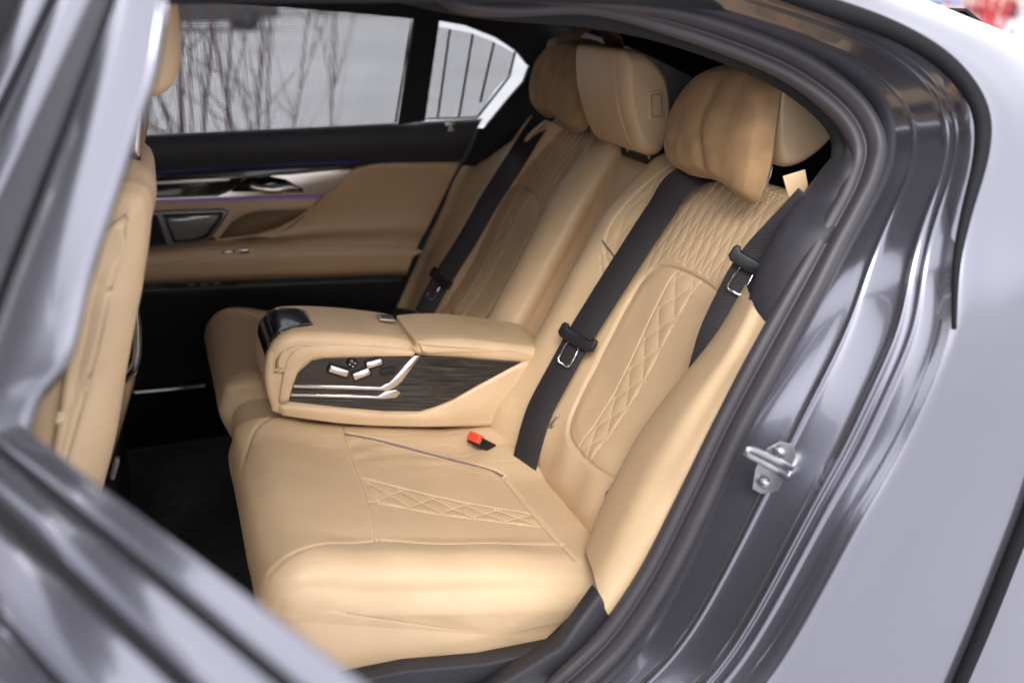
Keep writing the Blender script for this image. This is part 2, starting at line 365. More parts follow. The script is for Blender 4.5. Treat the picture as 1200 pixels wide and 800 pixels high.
T = np.gradient(A, axis=0); T /= np.linalg.norm(T, axis=1)[:, None]
AB = B-A; NN = np.cross(T, AB); NN /= np.linalg.norm(NN, axis=1)[:, None]
NN *= np.sign(NN@np.array([-.5, -.8, .1]))[:, None]
amp = (.15+.85*smoothstep(.42, .60, np.linspace(0, 1, NJ)))[:, None, None]
G = A[:, None]+AB[:, None]*pr[None, :, :1]+NN[:, None]*pr[None, :, 1:]*amp
obj("door_jamb", G, gridfaces(*G.shape[:2]), PAINT, BODY)
# door seal: two rubber lobes beside the jamb
Sc = catmull(np.array([(-0.002, -0.561, 1.238), (0.04, -0.571, 1.223), (0.205, -0.58, 1.209), (0.327, -0.596, 1.186), (0.45, -0.622, 1.145), (0.524, -0.645, 1.106), (0.573, -0.67, 1.061), (0.587, -0.693, 1.015), (0.562, -0.715, 0.968), (0.518, -0.735, 0.916), (0.462, -0.756, 0.845), (0.405, -0.763, 0.751), (0.353, -0.763, 0.65), (0.296, -0.763, 0.524), (0.242, -0.763, 0.414), (0.182, -0.763, 0.327), (0.119, -0.763, 0.272), (0.052, -0.763, 0.229), (-0.06, -0.763, 0.193)]), NJ)
def sweep(path, side, nrm, profile):
    pf = np.asarray(profile); return path[:, None]+side[:, None]*pf[None, :, :1]+nrm[:, None]*pf[None, :, 1:]
T = np.gradient(Sc, axis=0); T /= np.linalg.norm(T, axis=1)[:, None]
side = A-Sc; side -= T*np.sum(side*T, 1)[:, None]; side /= np.linalg.norm(side, axis=1)[:, None]
nn = np.cross(T, side); nn *= np.sign(nn@np.array([-.3, -1, .1]))[:, None]
seal_p = catmull([(-.024, -.03), (-.027, -.008), (-.020, .004), (-.011, .003), (-.005, -.002), (0, .008), (.010, .016), (.019, .012), (.023, .0), (.02, -.02)], 44)
G = sweep(Sc, side, nn, seal_p); obj("door_seal", G, gridfaces(*G.shape[:2]), RUBBER, BODY)
# outer rubber strip on the lip of the quarter panel
OS = relax(catmull(B3[:12], 90), 8); T = np.gradient(OS, axis=0); T /= np.linalg.norm(T, axis=1)[:, None]
V, F = tube(OS+np.array([0, -.004, 0]), np.interp(np.linspace(0, 1, 90), [0, .7, 1], [.014, .011, .003]), 10); obj("lip_seal", V, F, DARKRUB, BODY)
# quarter panel and roof side: rows from the lip outwards
Bq = relax(catmull(B3, 60), 4)
S3 = catmull(np.array([(0.264, -0.6, 1.36), (0.38, -0.6, 1.327), (0.505, -0.6, 1.285), (0.626, -0.6, 1.246), (0.731, -0.6, 1.211), (0.824, -0.6, 1.183), (0.932, -0.6, 1.15), (1.069, -0.6, 1.098)]+[(1.079, -0.7, 1.039)]+[(1.025, -0.82, 0.964)]+[(1.003, -0.9, 0.869), (1.065, -0.9, 0.732), (1.114, -0.9, 0.584), (1.147, -0.9, 0.427), (1.182, -0.9, 0.256), (1.199, -0.9, 0.075), (1.193, -0.9, -0.113), (1.151, -0.9, -0.26), (1.077, -0.9, -0.38)]), 60)
dirx = S3-Bq
wbulge = np.linspace(0, 1, 60)
lip = Bq+dirx*.09+np.array([0, -.008, 0]); r2 = Bq+dirx*.20+np.array([0, -.018, .0]); r3 = Bq+dirx*.45+np.array([0, -.030, .004]); r4 = Bq+dirx*.75+np.array([0, -.024, .004])
ov = np.where(wbulge < .45, 1, 0)[:, None]*1.0; ov = smoothstep(.55, .35, wbulge)[:, None]
T1 = S3+ov*np.array([.02, .03, -.012])+(1-ov)*np.array([.25, .0, -.02]); T2 = S3+ov*np.array([.03, .06, -.05])+(1-ov)*np.array([.5, .04, -.04])
in0 = Bq+np.array([0, .03, 0])-dirx*.01
G = np.stack([in0, Bq-np.array([0, .002, 0]), lip, r2, r3, r4, S3, T1, T2], 1)
G = np.array([catmull(g, 60) for g in G]); obj("quarter_panel", G, gridfaces(*G.shape[:2]), PAINT, BODY)
dark_path = catmull(np.array([(0.783, -0.955, 0.96), (0.764, -0.955, 0.812), (0.735, -0.955, 0.642), (0.718, -0.955, 0.539), (0.697, -0.955, 0.446), (0.674, -0.955, 0.351), (0.646, -0.955, 0.252), (0.618, -0.955, 0.151)]), 30)
V, F = tube(dark_path, .011, 8); obj("dark_line", V, F, DARKRUB, BODY)  # thin dark tube running down the quarter panel
# door striker on the jamb
ST = obj("door_striker", *slab([(0.36, -0.835, 0.573), (0.344, -0.835, 0.584), (0.346, -0.835, 0.615), (0.362, -0.835, 0.643), (0.382, -0.835, 0.65), (0.403, -0.835, 0.641), (0.411, -0.835, 0.62), (0.403, -0.835, 0.595), (0.386, -0.835, 0.573)], (-.6, -.75, .2), .005, .0012, 2), STEEL, BODY, smooth=False)
lp = catmull(np.array([(0.398, -0.835, 0.59)]+[(0.354, -0.875, 0.628), (0.327, -0.875, 0.646), (0.305, -0.875, 0.66), (0.301, -0.875, 0.667)]+[(0.308, -0.875, 0.668), (0.335, -0.875, 0.653), (0.36, -0.875, 0.638)]+[(0.405, -0.835, 0.604)]), 40)
V, F = tube(lp, .0045, 10); obj("striker_loop", V, F, STEEL, ST)
for c in [(0.378, -0.841, 0.637), (0.358, -0.841, 0.593)]:
    V, F = tube([np.array(c), np.array(c)+np.array([-.45, -.85, .25])*.008], [.0085, .007], 16); obj("bolt", V, F, STEEL, ST)
# interior trim of the near rear pillar
def bp(t, Y, n=0.):
    s, c = math.sin(R(30)), math.cos(R(30)); t = np.asarray(t, float); Y = np.asarray(Y, float); n = np.asarray(n, float)
    return np.stack(np.broadcast_arrays(.242+t*s-n*c, Y, .35+t*c+n*s), -1)
rowR = [(0.424, -0.735, 0.754), (0.458, -0.735, 0.827), (0.498, -0.735, 0.904)]+[(0.539, -0.7, 0.942), (0.554, -0.7, 0.984)]+[(0.575, -0.67, 1.015), (0.558, -0.67, 1.052)]
rowL = [(0.419, -0.66, 0.749), (0.439, -0.66, 0.84), (0.472, -0.66, 0.905)]+[(0.532, -0.63, 0.946), (0.562, -0.63, 0.982)]+[(0.592, -0.62, 1.004), (0.594, -0.62, 1.044)]
rowB = (np.array(rowL)+np.array([.06, .03, -.03])).tolist(); rowM = (np.array(rowL)*.5+np.array(rowR)*.5+np.array([-.012, -.01, 0])).tolist()
rowO = (np.array(rowR)+np.array([.04, .01, .0])).tolist()
G = rows_surface([rowB, rowL, rowM, rowR, rowO], 40, 30); obj("pillar_trim", G, gridfaces(*G.shape[:2]), DARKTRIM, BODY)
# sill trim beside the cushion and painted sill
V, F = slab([(0.17, -0.7, 0.384), (0.212, -0.7, 0.304), (0.189, -0.7, 0.254), (0.097, -0.7, 0.203), (-0.096, -0.7, 0.117), (-0.248, -0.7, 0.165), (-0.013, -0.7, 0.252), (0.11, -0.7, 0.305)], (0, -1, 0), .03, .008); obj("sill_trim", V, F, DARKTRIM, BODY)
V, F = slab([(-0.293, -0.66, 0.298), (-0.119, -0.66, 0.294), (0, -0.66, 0.275), (0.112, -0.66, 0.272), (0.183, -0.66, 0.331), (0.193, -0.66, -0.01), (-0.305, -0.66, 0.148)], (0, -1, 0), .03, .004); obj("seat_side_cover", V, F, DARKTRIM, BODY)
V, F = slab([(0.032, -0.72, 0.255), (0.069, -0.717, 0.255), (0.104, -0.735, 0.255), (0.072, -0.764, 0.255), (0.021, -0.756, 0.255)], (0, 0, 1), .004, .002); obj("sill_plate", V, F, CHROME, BODY)
# roof lining, parcel shelf, rear window, far pillar trim
rowsx = []
for y, z in ((-.66, 1.215), (-.6, 1.255), (-.45, 1.29), (0, 1.315), (.45, 1.29), (.60, 1.235), (.66, 1.19)):
    rowsx.append([(-1.5, y, z-.12), (-1.0, y, z-.0), (-.4, y, z), (.2, y, z-.005), (.50, y*.94, z-.035), (.75, y*.74, z-.105), (1.0, y*.62, z-.22)])
G = rows_surface(rowsx, 30, 40); V, F = thicken(G, (0, 0, .03)); obj("roof_lining", V, F, FABRIC, BODY)
G = np.array([[p_+np.array([0, 0, .034]) for p_ in r_] for r_ in G]); V, F = thicken(G, (0, 0, .012)); obj("roof_panel", V, F, PAINT, BODY)
V, F = rbox((.98, 0, .835), (.72, 1.36, .05), .01); obj("parcel_shelf", V, F, FABRIC, BODY)
V, F = rbox((.70, 0, .45), (.06, 1.4, .8), .01); obj("rear_bulkhead", V, F, FABRIC, BODY)
V, F = slab([(.90, -.50, 1.19), (.90, .60, 1.19), (1.40, .68, .86), (1.40, -.60, .86)], (.5, 0, .8), .005); obj("rear_window", V, F, REARGLASS, BODY, smooth=False)
V, F = slab([(1.33, -.7, .83), (1.33, .7, .83), (1.36, .66, .89), (1.36, -.66, .89)], (1, 0, 0), .03, .004); obj("rear_window_frame", V, F, FABRIC, BODY)
for sg in (1,):
    V, F = slab([(.60, sg*.62, 1.22), (.95, sg*.60, 1.20), (1.45, sg*.70, .86), (1.45, sg*.74, .78), (.66, sg*.74, .78)], (0, sg, 0), .02); obj("rear_pillar_lining", V, F, FABRIC, BODY)
G = rows_surface([[(0.388, 0.68, 0.775), (0.436, 0.68, 0.833), (0.533, 0.68, 0.907), (0.61, 0.68, 0.982), (0.628, 0.68, 1.102), (0.556, 0.68, 1.187)], [(0.401, 0.66, 0.773), (0.501, 0.66, 0.84), (0.586, 0.66, 0.885), (0.647, 0.66, 0.95), (0.681, 0.66, 1.08), (0.666, 0.66, 1.208)], [(0.518, 0.64, 0.755), (0.641, 0.64, 0.817), (0.74, 0.64, 0.858), (0.917, 0.64, 0.919), (0.957, 0.64, 1.12), (0.951, 0.64, 1.228)]], 40, 16)
V, F = thicken(G, (.02, .04, 0)); obj("far_pillar_trim", V, F, FABRIC, BODY)
# roof rail under the doorway edge
rr = catmull(np.array([(-0.232, -0.517, 1.246), (-0.104, -0.52, 1.242), (0.05, -0.54, 1.212), (0.219, -0.551, 1.196), (0.344, -0.567, 1.171), (0.47, -0.595, 1.126), (0.541, -0.618, 1.085), (0.582, -0.64, 1.045), (0.59, -0.657, 1.012), (0.573, -0.675, 0.973), (0.54, -0.693, 0.928)]), 50)
V, F = tube(rr+np.array([0, .02, 0]), .022, 10); obj("roof_rail_trim", V, F, FABRIC, BODY)

# unseen cabin front, added to keep out light from ahead: dashboard, doors, pillars
V, F = rbox((-1.75, 0, .62), (.5, 1.45, .75), .08); obj("dashboard", V, F, BLACKP, BODY)
for sg in (-1, 1):
    V, F = rbox((-1.22, sg*.80, .42), (1.10, .09, .92), .03); fdr = obj("front_door", V, F, PAINT, BODY)
    V, F = slab([(-.70, sg*.74, .84), (-.60, sg*.74, .84), (-.56, sg*.62, 1.22), (-.64, sg*.62, 1.22)], (0, sg, 0), .05, .01); obj("centre_pillar", V, F, FABRIC, BODY)
    V, F = slab([(-1.74, sg*.735, .88), (-.70, sg*.735, .88), (-.64, sg*.625, 1.20), (-1.35, sg*.625, 1.16)], (0, sg, 0), .004); obj("front_window", V, F, GLASS, fdr, smooth=False)

# floor
V, F = rbox((-.5, .03, .03), (1.5, 1.46, .04), .001); FL = obj("floor", V, F, CARPET); tag(FL, "black carpet in the rear footwell", kind="structure")

# ------------------------------------------------------------------ rear seats
INS = catmull([(.095, -.412), (.098, -.34), (.117, -.298), (.16, -.276), (.24, -.268), (.33, -.266), (.41, -.268), (.447, -.288), (.463, -.33), (.469, -.39), (.468, -.46), (.460, -.515), (.438, -.550), (.34, -.558), (.22, -.555), (.13, -.545), (.103, -.49)], 60, True)
TOPSEAM = catmull([(.66, -.185), (.60, -.163), (.54, -.150), (.48, -.150), (.44, -.163), (.41, -.19), (.38, -.22)], 24)
SIDESEAM = catmull([(.0, -.21), (.1, -.215), (.2, -.212), (.3, -.20), (.38, -.19), (.42, -.165)], 20)
def groove(d, w, dep): return -dep*np.exp(-(d/w)**2)
def br_base(t, Y):
    """broad shape: inner bolster, outer bolster, lumbar swell"""
    b = .044*smoothstep(-.27, -.13, Y)*smoothstep(.72, .45, t)+.008*smoothstep(-.27, -.13, Y)
    b = b+.016*smoothstep(-.55, -.62, Y)*smoothstep(.7, .4, t)
    b = b+.014*np.exp(-((t-.06)/.06)**2)-.010*np.exp(-((t-.24)/.12)**2)*smoothstep(-.25, -.3, Y)
    return b
def br_disp(P, n):
    s, c = math.sin(R(30)), math.cos(R(30))
    dx, dz = P[..., 0]-.242, P[..., 2]-.35; t = dx*s+dz*c; Y = P[..., 1]
    front = smoothstep(.25, .7, n[..., 0]*-c+n[..., 2]*s)
    h = br_base(t, Y)
    inside = inpoly(t, Y, INS); di, arc = pdist(t, Y, INS, True)
    h = h+groove(di, .0042, .0050)+np.where(inside, .005*smoothstep(0, .03, di), 0)
    # upper quilted field
    fld = smoothstep(.475, .492, t+.02*np.abs((Y+.39)/.13)**3)*smoothstep(-.160, -.172, Y)*smoothstep(.70, .66, t)
    fld = np.where(inside, 0, np.maximum(fld, smoothstep(.40, .46, t)*smoothstep(-.235, -.25, Y)*np.where(Y > -.30, 1, 0)*smoothstep(0, .012, di)))
    u1 = t/.104+Y/.0275; u2 = t/.104-Y/.0275
    q = (np.abs(np.sin(math.pi*u1))*np.abs(np.sin(math.pi*u2)))**.27
    h = h+fld*(.0027*q-.0019)
    # insert: flutes and central quilted strip
    yc = -.400; hw = .026+.014*(t-.1)/.36; ys = (Y-yc)*.04/hw
    for o in (-.040, .040):
        h = h+np.where(inside, groove(ys-o, .0028, .0018), 0)
    v1 = t/.060+ys/.060; v2 = t/.060-ys/.060
    q2 = (np.abs(np.sin(math.pi*v1))*np.abs(np.sin(math.pi*v2)))**.45
    h = h+np.where(inside & (np.abs(ys) < .040), (.0026*q2-.0016)*smoothstep(.040, .034, np.abs(ys)), 0)
    d1, _ = pdist(t, Y, TOPSEAM); d2, _ = pdist(t, Y, SIDESEAM)
    h = h+groove(d1, .0035, .0035)+groove(d2, .003, .002)
    # soft folds in the lumbar part
    h = h+np.where(inside, 0, .0016*np.sin((Y*55+t*9)+2.5*np.sin(t*30))*smoothstep(.16, .04, t)*smoothstep(-.01, .03, t))
    h = h+.0014*wob(P, 38)
    return h*front
def ct_disp(P, n):
    a = R(11.5); dx, dz = P[..., 0]-.242, P[..., 2]-.352
    t = -dx*math.cos(a)+dz*math.sin(a); Y = P[..., 1]; top = smoothstep(.45, .85, n[..., 2])
    h = .013*smoothstep(-.52, -.60, Y)*smoothstep(.0, .2, t)*smoothstep(.58, .40, t)+.010*smoothstep(-.20, -.12, Y)+.022*smoothstep(-.32, -.20, Y)*smoothstep(.16, .02, t)
    h = h-.010*np.exp(-((t-.2)/.16)**2)*np.exp(-((Y+.36)/.15)**2)
    front = [(.346, -.110), (.350, -.25), (.352, -.36), (.360, -.46), (.372, -.535)]
    inner = [(.346, -.145), (.28, -.165), (.18, -.212), (.10, -.262), (.073, -.292)]
    rear = [(.073, -.292), (.070, -.38), (.066, -.50), (.060, -.60)]
    outer = [(.372, -.535), (.30, -.548), (.2, -.55), (.06, -.552)]
    bol = [(.34, -.10), (.40, -.085), (.47, -.10), (.52, -.16), (.55, -.26)]
    bolo = [(.372, -.540), (.41, -.552), (.45, -.567), (.49, -.585), (.53, -.60), (.57, -.615)]
    for pl, w, dp in ((front, .0032, .0030), (inner, .004, .005), (rear, .0035, .0035), (outer, .004, .0020), (bol, .0035, .003), (bolo, .0035, .0030)):
        d, _ = pdist(t, Y, catmull(pl, 16)); h = h+groove(d, w, dp)
    ins = inpoly(t, Y, front[1:]+outer[1:][::1]+rear[::-1]+inner[::-1])
    # central quilted strip running fore-aft
    f = np.clip((t-.07)/.28, 0, 1); yc = -.465+.108*f; ys = (Y-yc)*.044/(.024+.021*f)
    for o in (-.044, .044): h = h+np.where(ins, groove(ys-o, .003, .0018), 0)
    v1 = t/.052+ys/.066; v2 = t/.052-ys/.066
    q2 = (np.abs(np.sin(math.pi*v1))*np.abs(np.sin(math.pi*v2)))**.45
    h = h+np.where(ins & (np.abs(ys) < .043), .0024*q2-.0015, 0)
    h = h+np.where(ins, .0012*np.sin(Y*120+t*25+2*np.sin(t*18))*smoothstep(-.30, -.2, Y), 0)
    side = smoothstep(.35, .9, -n[..., 1]); frn = smoothstep(.4, .9, -n[..., 0])
    # side panel border seam and slight slack in the leather
    z0 = .352-(P[..., 0]-.242)*math.tan(a)
    h2 = .0014*wob(P, 22, 8, 5)*np.maximum(side, frn)+groove(-n[..., 1]-.82, .035, .0018)*smoothstep(-.3, .1, n[..., 2])*.8
    h2 = h2+.008*side*np.sin(np.clip((P[..., 2]-.235)/.15, 0, 1)*math.pi)
    cz = wob(P*np.array([.8, 2.0, 1.]), 30, 12, 9); h = h-.0007*np.exp(-(cz/.06)**2)*smoothstep(-.34, -.22, Y)*smoothstep(.5, .3, t)
    return h*top+h2+.0018*wob(P, 30, 9, 3)
def stitch_mesh(pos, dirs, nrms, L=.0042, w=.0009):
    """many tiny thread stitches in one mesh"""
    d = dirs/np.linalg.norm(dirs, axis=1)[:, None]; b = np.cross(nrms, d); b /= np.linalg.norm(b, axis=1)[:, None]
    c = [(-1, -1, 0), (-1, 1, 0), (1, 1, 0), (1, -1, 0), (-.7, -.6, 1), (-.7, .6, 1), (.7, .6, 1), (.7, -.6, 1)]
    V = np.stack([pos+d*(x*L/2)+b*(y*w/2)+nrms*(z*w*.8-.0003) for x, y, z in c], 1).reshape(-1, 3); F = []
    q = [(4, 5, 6, 7), (0, 1, 5, 4), (1, 2, 6, 5), (2, 3, 7, 6), (3, 0, 4, 7)]
    for k in range(len(pos)): F += [[8*k+i for i in f] for f in q]
    return V, F
def stitch_lines(lines, point, pitch=.0065, off=0.):
    """lines in surface coordinates, point(t, Y) -> world position on the finished surface"""
    PP = []; DD = []
    for ln in lines:
        ln = np.asarray(ln, float); s = np.concatenate([[0], np.cumsum(np.hypot(*np.diff(ln, axis=0).T))])
        q = np.arange(pitch/2, s[-1], pitch); e = .0015
        a = [np.interp(q, s, ln[:, j]) for j in (0, 1)]; b = [np.interp(q+e, s, ln[:, j]) for j in (0, 1)]
        b = [np.where(q+e > s[-1], a[j]+1e-4, b[j]) for j in (0, 1)]
        A_ = point(*a); PP.append(A_); DD.append(point(*b)-A_)
    return np.vstack(PP), np.vstack(DD)
def br_point(t, Y):
    P = bp(t, Y, 0.); n = np.broadcast_to(bp(0, 0, 1.)-bp(0, 0, 0.), P.shape); return bp(t, Y, br_disp(P, n)+.0006)
def ct_point(t, Y):
    a = R(11.5); t = np.asarray(t); Y = np.asarray(Y); P = np.stack([.242-t*math.cos(a), Y, .352+t*math.sin(a)], -1); n = np.broadcast_to(np.array([math.sin(a), 0, math.cos(a)]), P.shape)
    return P+n*(ct_disp(P, n)+.0006)[..., None]
def headrest_prof(pts, n): return catmull([(p[0], p[2]) for p in pts], n, True)
def make_seat(sg, label, base):
    T_ = thing("rear_seat", label, "car seat", base, "rear seats")
    # cushion
    cp = catmull([(.37, .165), (.05, .185), (-.14, .212), (-.205, .226), (-.252, .265), (-.290, .325), (-.313, .385), (-.308, .418), (-.290, .445), (-.256, .459), (-.215, .4535), (-.16, .4345), (-.10, .4216), (.05, .391), (.18, .3645), (.30, .341), (.37, .325), (.40, .28)], 430, True,
                 wt=lambda q: 1+1.6*smoothstep(.30, .36, q[:, 1]))
    V, F, _ = loftY(cp, -.650, -.080, .058, .035, 260, ct_disp, nr=18)
    obj("cushion", mir(V, sg), F, LEATHER, T_)
    # backrest
    s, c = math.sin(R(30)), math.cos(R(30))
    bl = [(-.04, -.06), (-.012, -.022), (.02, -.004), (.06, .0), (.12, .0), (.3, .0), (.5, 0), (.60, -.001), (.640, -.010), (.666, -.034), (.672, -.07), (.655, -.11), (.60, -.13), (.3, -.13), (.0, -.13), (-.035, -.10)]
    bpf = catmull([(.242+t*s-n*c, .35+t*c+n*s) for t, n in bl], 430, True, wt=lambda q: 1+1.8*(((-(q[:, 0]-.242)*c+(q[:, 1]-.35)*s)) > -.05))
    V, F, _ = loftY(bpf, -.650, -.088, .030, .035, 260, br_disp, nr=12)
    obj("backrest", mir(V, sg), F, LEATHER, T_)
    # side bolster beside the door
    rl = [bp(*q, .03) for q in [(0.002, -0.574), (0.065, -0.554), (0.119, -0.548), (0.203, -0.545), (0.294, -0.562), (0.405, -0.59), (0.504, -0.593)]]
    m1 = [bp(*q, .070) for q in [(0.002, -0.674), (0.058, -0.669), (0.121, -0.661), (0.206, -0.658), (0.303, -0.669), (0.4, -0.685), (0.478, -0.68)]]
    m2 = [bp(*q, .065) for q in [(-0.019, -0.724), (0.053, -0.717), (0.143, -0.709), (0.239, -0.705), (0.341, -0.706), (0.416, -0.71), (0.465, -0.706)]]
    rr_ = np.array([(0.195, -0.735, 0.335), (0.228, -0.735, 0.399), (0.278, -0.735, 0.504), (0.327, -0.735, 0.608), (0.369, -0.735, 0.689), (0.403, -0.735, 0.75), (0.421, -0.735, 0.781)])
    l0 = np.array(rl)+np.array([.06, .012, -.03]); r2_ = rr_+np.array([.06, -.006, 0])
    if sg > 0:
        my = np.array([1, -1, 1])
        rl = [bp(*q, .03) for q in [(0.066, 0.51), (0.189, 0.516), (0.329, 0.513), (0.455, 0.494), (0.56, 0.44), (0.634, 0.398)]]
        m1 = [bp(*q, .075) for q in [(0.066, 0.472), (0.191, 0.484), (0.325, 0.491), (0.451, 0.473), (0.564, 0.388), (0.626, 0.323)]]
        m2 = [(0.22, 0.645, 0.397), (0.281, 0.645, 0.521), (0.346, 0.645, 0.646), (0.417, 0.645, 0.765), (0.535, 0.645, 0.844), (0.61, 0.645, 0.886)]
        rr_ = np.array([(0.2, 0.7, 0.387), (0.267, 0.7, 0.515), (0.333, 0.7, 0.64), (0.406, 0.7, 0.77), (0.54, 0.7, 0.841), (0.626, 0.7, 0.88)])
        rl, m1, m2, rr_ = [np.array(q)*my for q in (rl, m1, m2, rr_)]; l0 = rl+np.array([.06, .012, -.03]); r2_ = rr_+np.array([.06, -.006, 0])
    G = rows_surface([l0, np.array(rl), np.array(m1), np.array(m2), rr_, r2_], 60, 46)
    G = G+.0012*wob(G, 30)[..., None]
    obj("side_bolster", mir(G, sg), gridfaces(*G.shape[:2]), LEATHER, T_)
    # thread: quilting field, insert border, insert strip, cushion seams
    tt = np.linspace(.44, .655, 60); lines = []
    for k in range(-30, 31):
        for sgn_ in (1, -1):
            Yl = sgn_*.0275*(k-tt/.104); ok = (Yl < -.172) & (Yl > -.60) & ~inpoly(tt+0*Yl, Yl, INS) & ((tt > .475) | (Yl > -.262)) & (tt > .40+.6*np.clip(-.235-Yl, -.1, 0)*-1)
            if ok.sum() > 4:
                idx = np.where(ok)[0]
                for run in np.split(idx, np.where(np.diff(idx) > 1)[0]+1):
                    if len(run) > 4: lines.append(np.column_stack([tt[run], Yl[run]]))
    cI = INS.mean(0); lines.append(np.vstack([cI+(INS-cI)*1.03, (cI+(INS-cI)*1.03)[:1]]))
    ts = np.linspace(.105, .46, 40); hw_ = .026+.014*(ts-.1)/.36
    for o in (-1.08, 1.08): lines.append(np.column_stack([ts, -.400+o*hw_]))
    for k in range(-14, 20):
        for sgn_ in (1, -1):
            ysl = sgn_*.060*(k-ts/.060); ok = np.abs(ysl) < .039
            if ok.sum() > 2: lines.append(np.column_stack([ts[ok], -.400+ysl[ok]*hw_[ok]/.04]))
    lines.append(TOPSEAM+[0, -.006])
    nb = bp(0, 0, 1.)-bp(0, 0, 0.); pos, dr = stitch_lines(lines, br_point); V, F = stitch_mesh(pos, dr, np.broadcast_to(nb, pos.shape))
    tag(obj("backrest_stitching", mir(V, sg), F, STITCH, T_, smooth=False), kind="stuff")
    lines = [catmull(l_, 30) for l_ in ([(.352, -.115), (.356, -.25), (.358, -.36), (.366, -.46), (.377, -.530)], [(.067, -.295), (.064, -.38), (.060, -.50)], [(.368, -.541), (.30, -.554), (.2, -.556), (.07, -.558)], [(.34, -.107), (.40, -.092), (.465, -.106), (.51, -.16)])]
    tf = np.linspace(.075, .345, 50); ff = (tf-.07)/.28; ycf = -.465+.108*ff; hwf = .024+.021*ff
    for o in (-1.1, 1.1): lines.append(np.column_stack([tf, ycf+o*hwf]))
    for k in range(-14, 20):
        for sgn_ in (1, -1):
            ysl = sgn_*.066*(k-tf/.052); ok = np.abs(ysl) < .043
            if ok.sum() > 2: lines.append(np.column_stack([tf[ok], ycf[ok]+ysl[ok]*hwf[ok]/.044]))
    nc = np.array([math.sin(R(11.5)), 0, math.cos(R(11.5))]); pos, dr = stitch_lines(lines, ct_point); V, F = stitch_mesh(pos, dr, np.broadcast_to(nc, pos.shape))
    tag(obj("cushion_stitching", mir(V, sg), F, STITCH, T_, smooth=False), kind="stuff")
    # headrest behind the pillow
    hp = headrest_prof([(0.557, -0.5, 1.093), (0.571, -0.5, 1.105), (0.602, -0.5, 1.107), (0.643, -0.5, 1.091), (0.668, -0.5, 1.06), (0.672, -0.5, 1.026), (0.667, -0.5, 0.995), (0.637, -0.5, 0.968), (0.601, -0.5, 0.952), (0.575, -0.5, 0.957), (0.562, -0.5, 0.99), (0.553, -0.5, 1.044)], 90)
    def hd(P, n): return groove(P[..., 1]+.468, .0025, .0030)+groove(P[..., 1]+.460, .0022, .0020)+.0008*wob(P, 20)
    V, F, _ = loftY(hp, -.508, -.305, .030, .030, 60, hd, rad=.15)
    obj("headrest", mir(V, sg), F, LEATHER, T_)
    for y in (-.335, -.435):
        V, F = tube([(.585, y, .86), (.60, y, .98)], .007, 12); obj("headrest_post", mir(V, sg), F, CHROME, T_)
    # piping lines
    if sg < 0:
        for q in ([(0.447, -0.152), (0.436, -0.181), (0.423, -0.215)],):
            V, F = tube(catmull(np.array([bp(a, b, br_base(np.array(a), np.array(b))+.001) for a, b in q]), 30), .0018, 8); obj("piping", V, F, PIPING, T_)
    def ctp(t, Y, n): a = R(11.5); return (.242-t*math.cos(a)-n*math.sin(a)*-1*-1, Y, .352+t*math.sin(a)+n*math.cos(a))
    cpn = [ctp(t, Y, n) for t, Y, n in [(.346, -.141, .0045), (.28, -.161, .001), (.18, -.208, -.006), (.10, -.259, -.005), (.075, -.289, -.005)]]
    V, F = tube(catmull(np.array(cpn), 50), .0024, 8); obj("piping", mir(V, sg), F, PIPING, T_)
    # zip pulls in the lower corners of the backrest
    for t, Y in ((.095, -.262), (.085, -.530)):
        c0 = bp(t, Y, br_base(np.array(t), np.array(Y))+.003)
        ring = [c0+bp(.007*math.cos(k), .0065*math.sin(k), 0)-bp(0, 0, 0) for k in np.linspace(0, 6.28, 12, endpoint=False)]
        V1 = slab(ring, (-.86, 0, .5), .0025, .0008)
        lk = tube([c0+bp(.007, 0, .001)-bp(0, 0, 0), c0+bp(.016, -.003, .003)-bp(0, 0, 0), c0+bp(.026, -.006, .0)-bp(0, 0, 0)], .0014, 6)
        V, F = join(V1, lk); obj("zip_pull", mir(V, sg), F, STEEL, T_)
    return T_
SEAT_N = make_seat(-1, "nearer tan leather rear seat beside the open doorway, with quilted backrest", (.0, -.36, .27))
SEAT_F = make_seat(1, "farther tan leather rear seat beside the closed far door", (.0, .36, .27))

# ------------------------------------------------------------------ middle seat back
MID = thing("middle_backrest", "narrow tan middle backrest with its own headrest, behind the armrest", "car seat", (.3, 0, .3))
s30, c30 = math.sin(R(30)), math.cos(R(30))
bl = [(-.02, -.03), (.1, -.012), (.3, -.012), (.5, -.012), (.60, -.014), (.635, -.03), (.64, -.07), (.60, -.11), (.3, -.12), (.0, -.12)]
bpf = catmull([(.242+t*s30-n*c30, .35+t*c30+n*s30) for t, n in bl], 120, True)
V, F, _ = loftY(bpf, -.10, .10, .012, .012, 40, lambda P, n: .0008*wob(P, 30)); obj("backrest", V, F, LEATHER, MID)
cp = catmull([(.26, .27), (-.10, .272), (-.22, .285), (-.285, .34), (-.29, .40), (-.25, .428), (-.15, .412), (.0, .38), (.2, .34), (.26, .32)], 120, True)
V, F, _ = loftY(cp, -.088, .088, .012, .012, 30, lambda P, n: .001*wob(P, 30)); obj("cushion", V, F, LEATHER, MID)
MHP = headrest_prof([(0.471, -0.125, 1.104), (0.486, -0.125, 1.114), (0.515, -0.125, 1.109), (0.544, -0.125, 1.09), (0.564, -0.125, 1.061), (0.575, -0.125, 1.008), (0.575, -0.125, 0.951), (0.56, -0.125, 0.917), (0.536, -0.125, 0.913), (0.515, -0.125, 0.927), (0.493, -0.125, 0.971), (0.475, -0.125, 1.035)], 100)
def mhd(P, n):
    d = groove(P[..., 1]+.080, .0022, .0022)+groove(P[..., 1]+.086, .0022, .0018)
    return d*.9+.0012*wob(P, 22)-.004*np.exp(-((P[..., 1]-.0)/.09)**2)*0
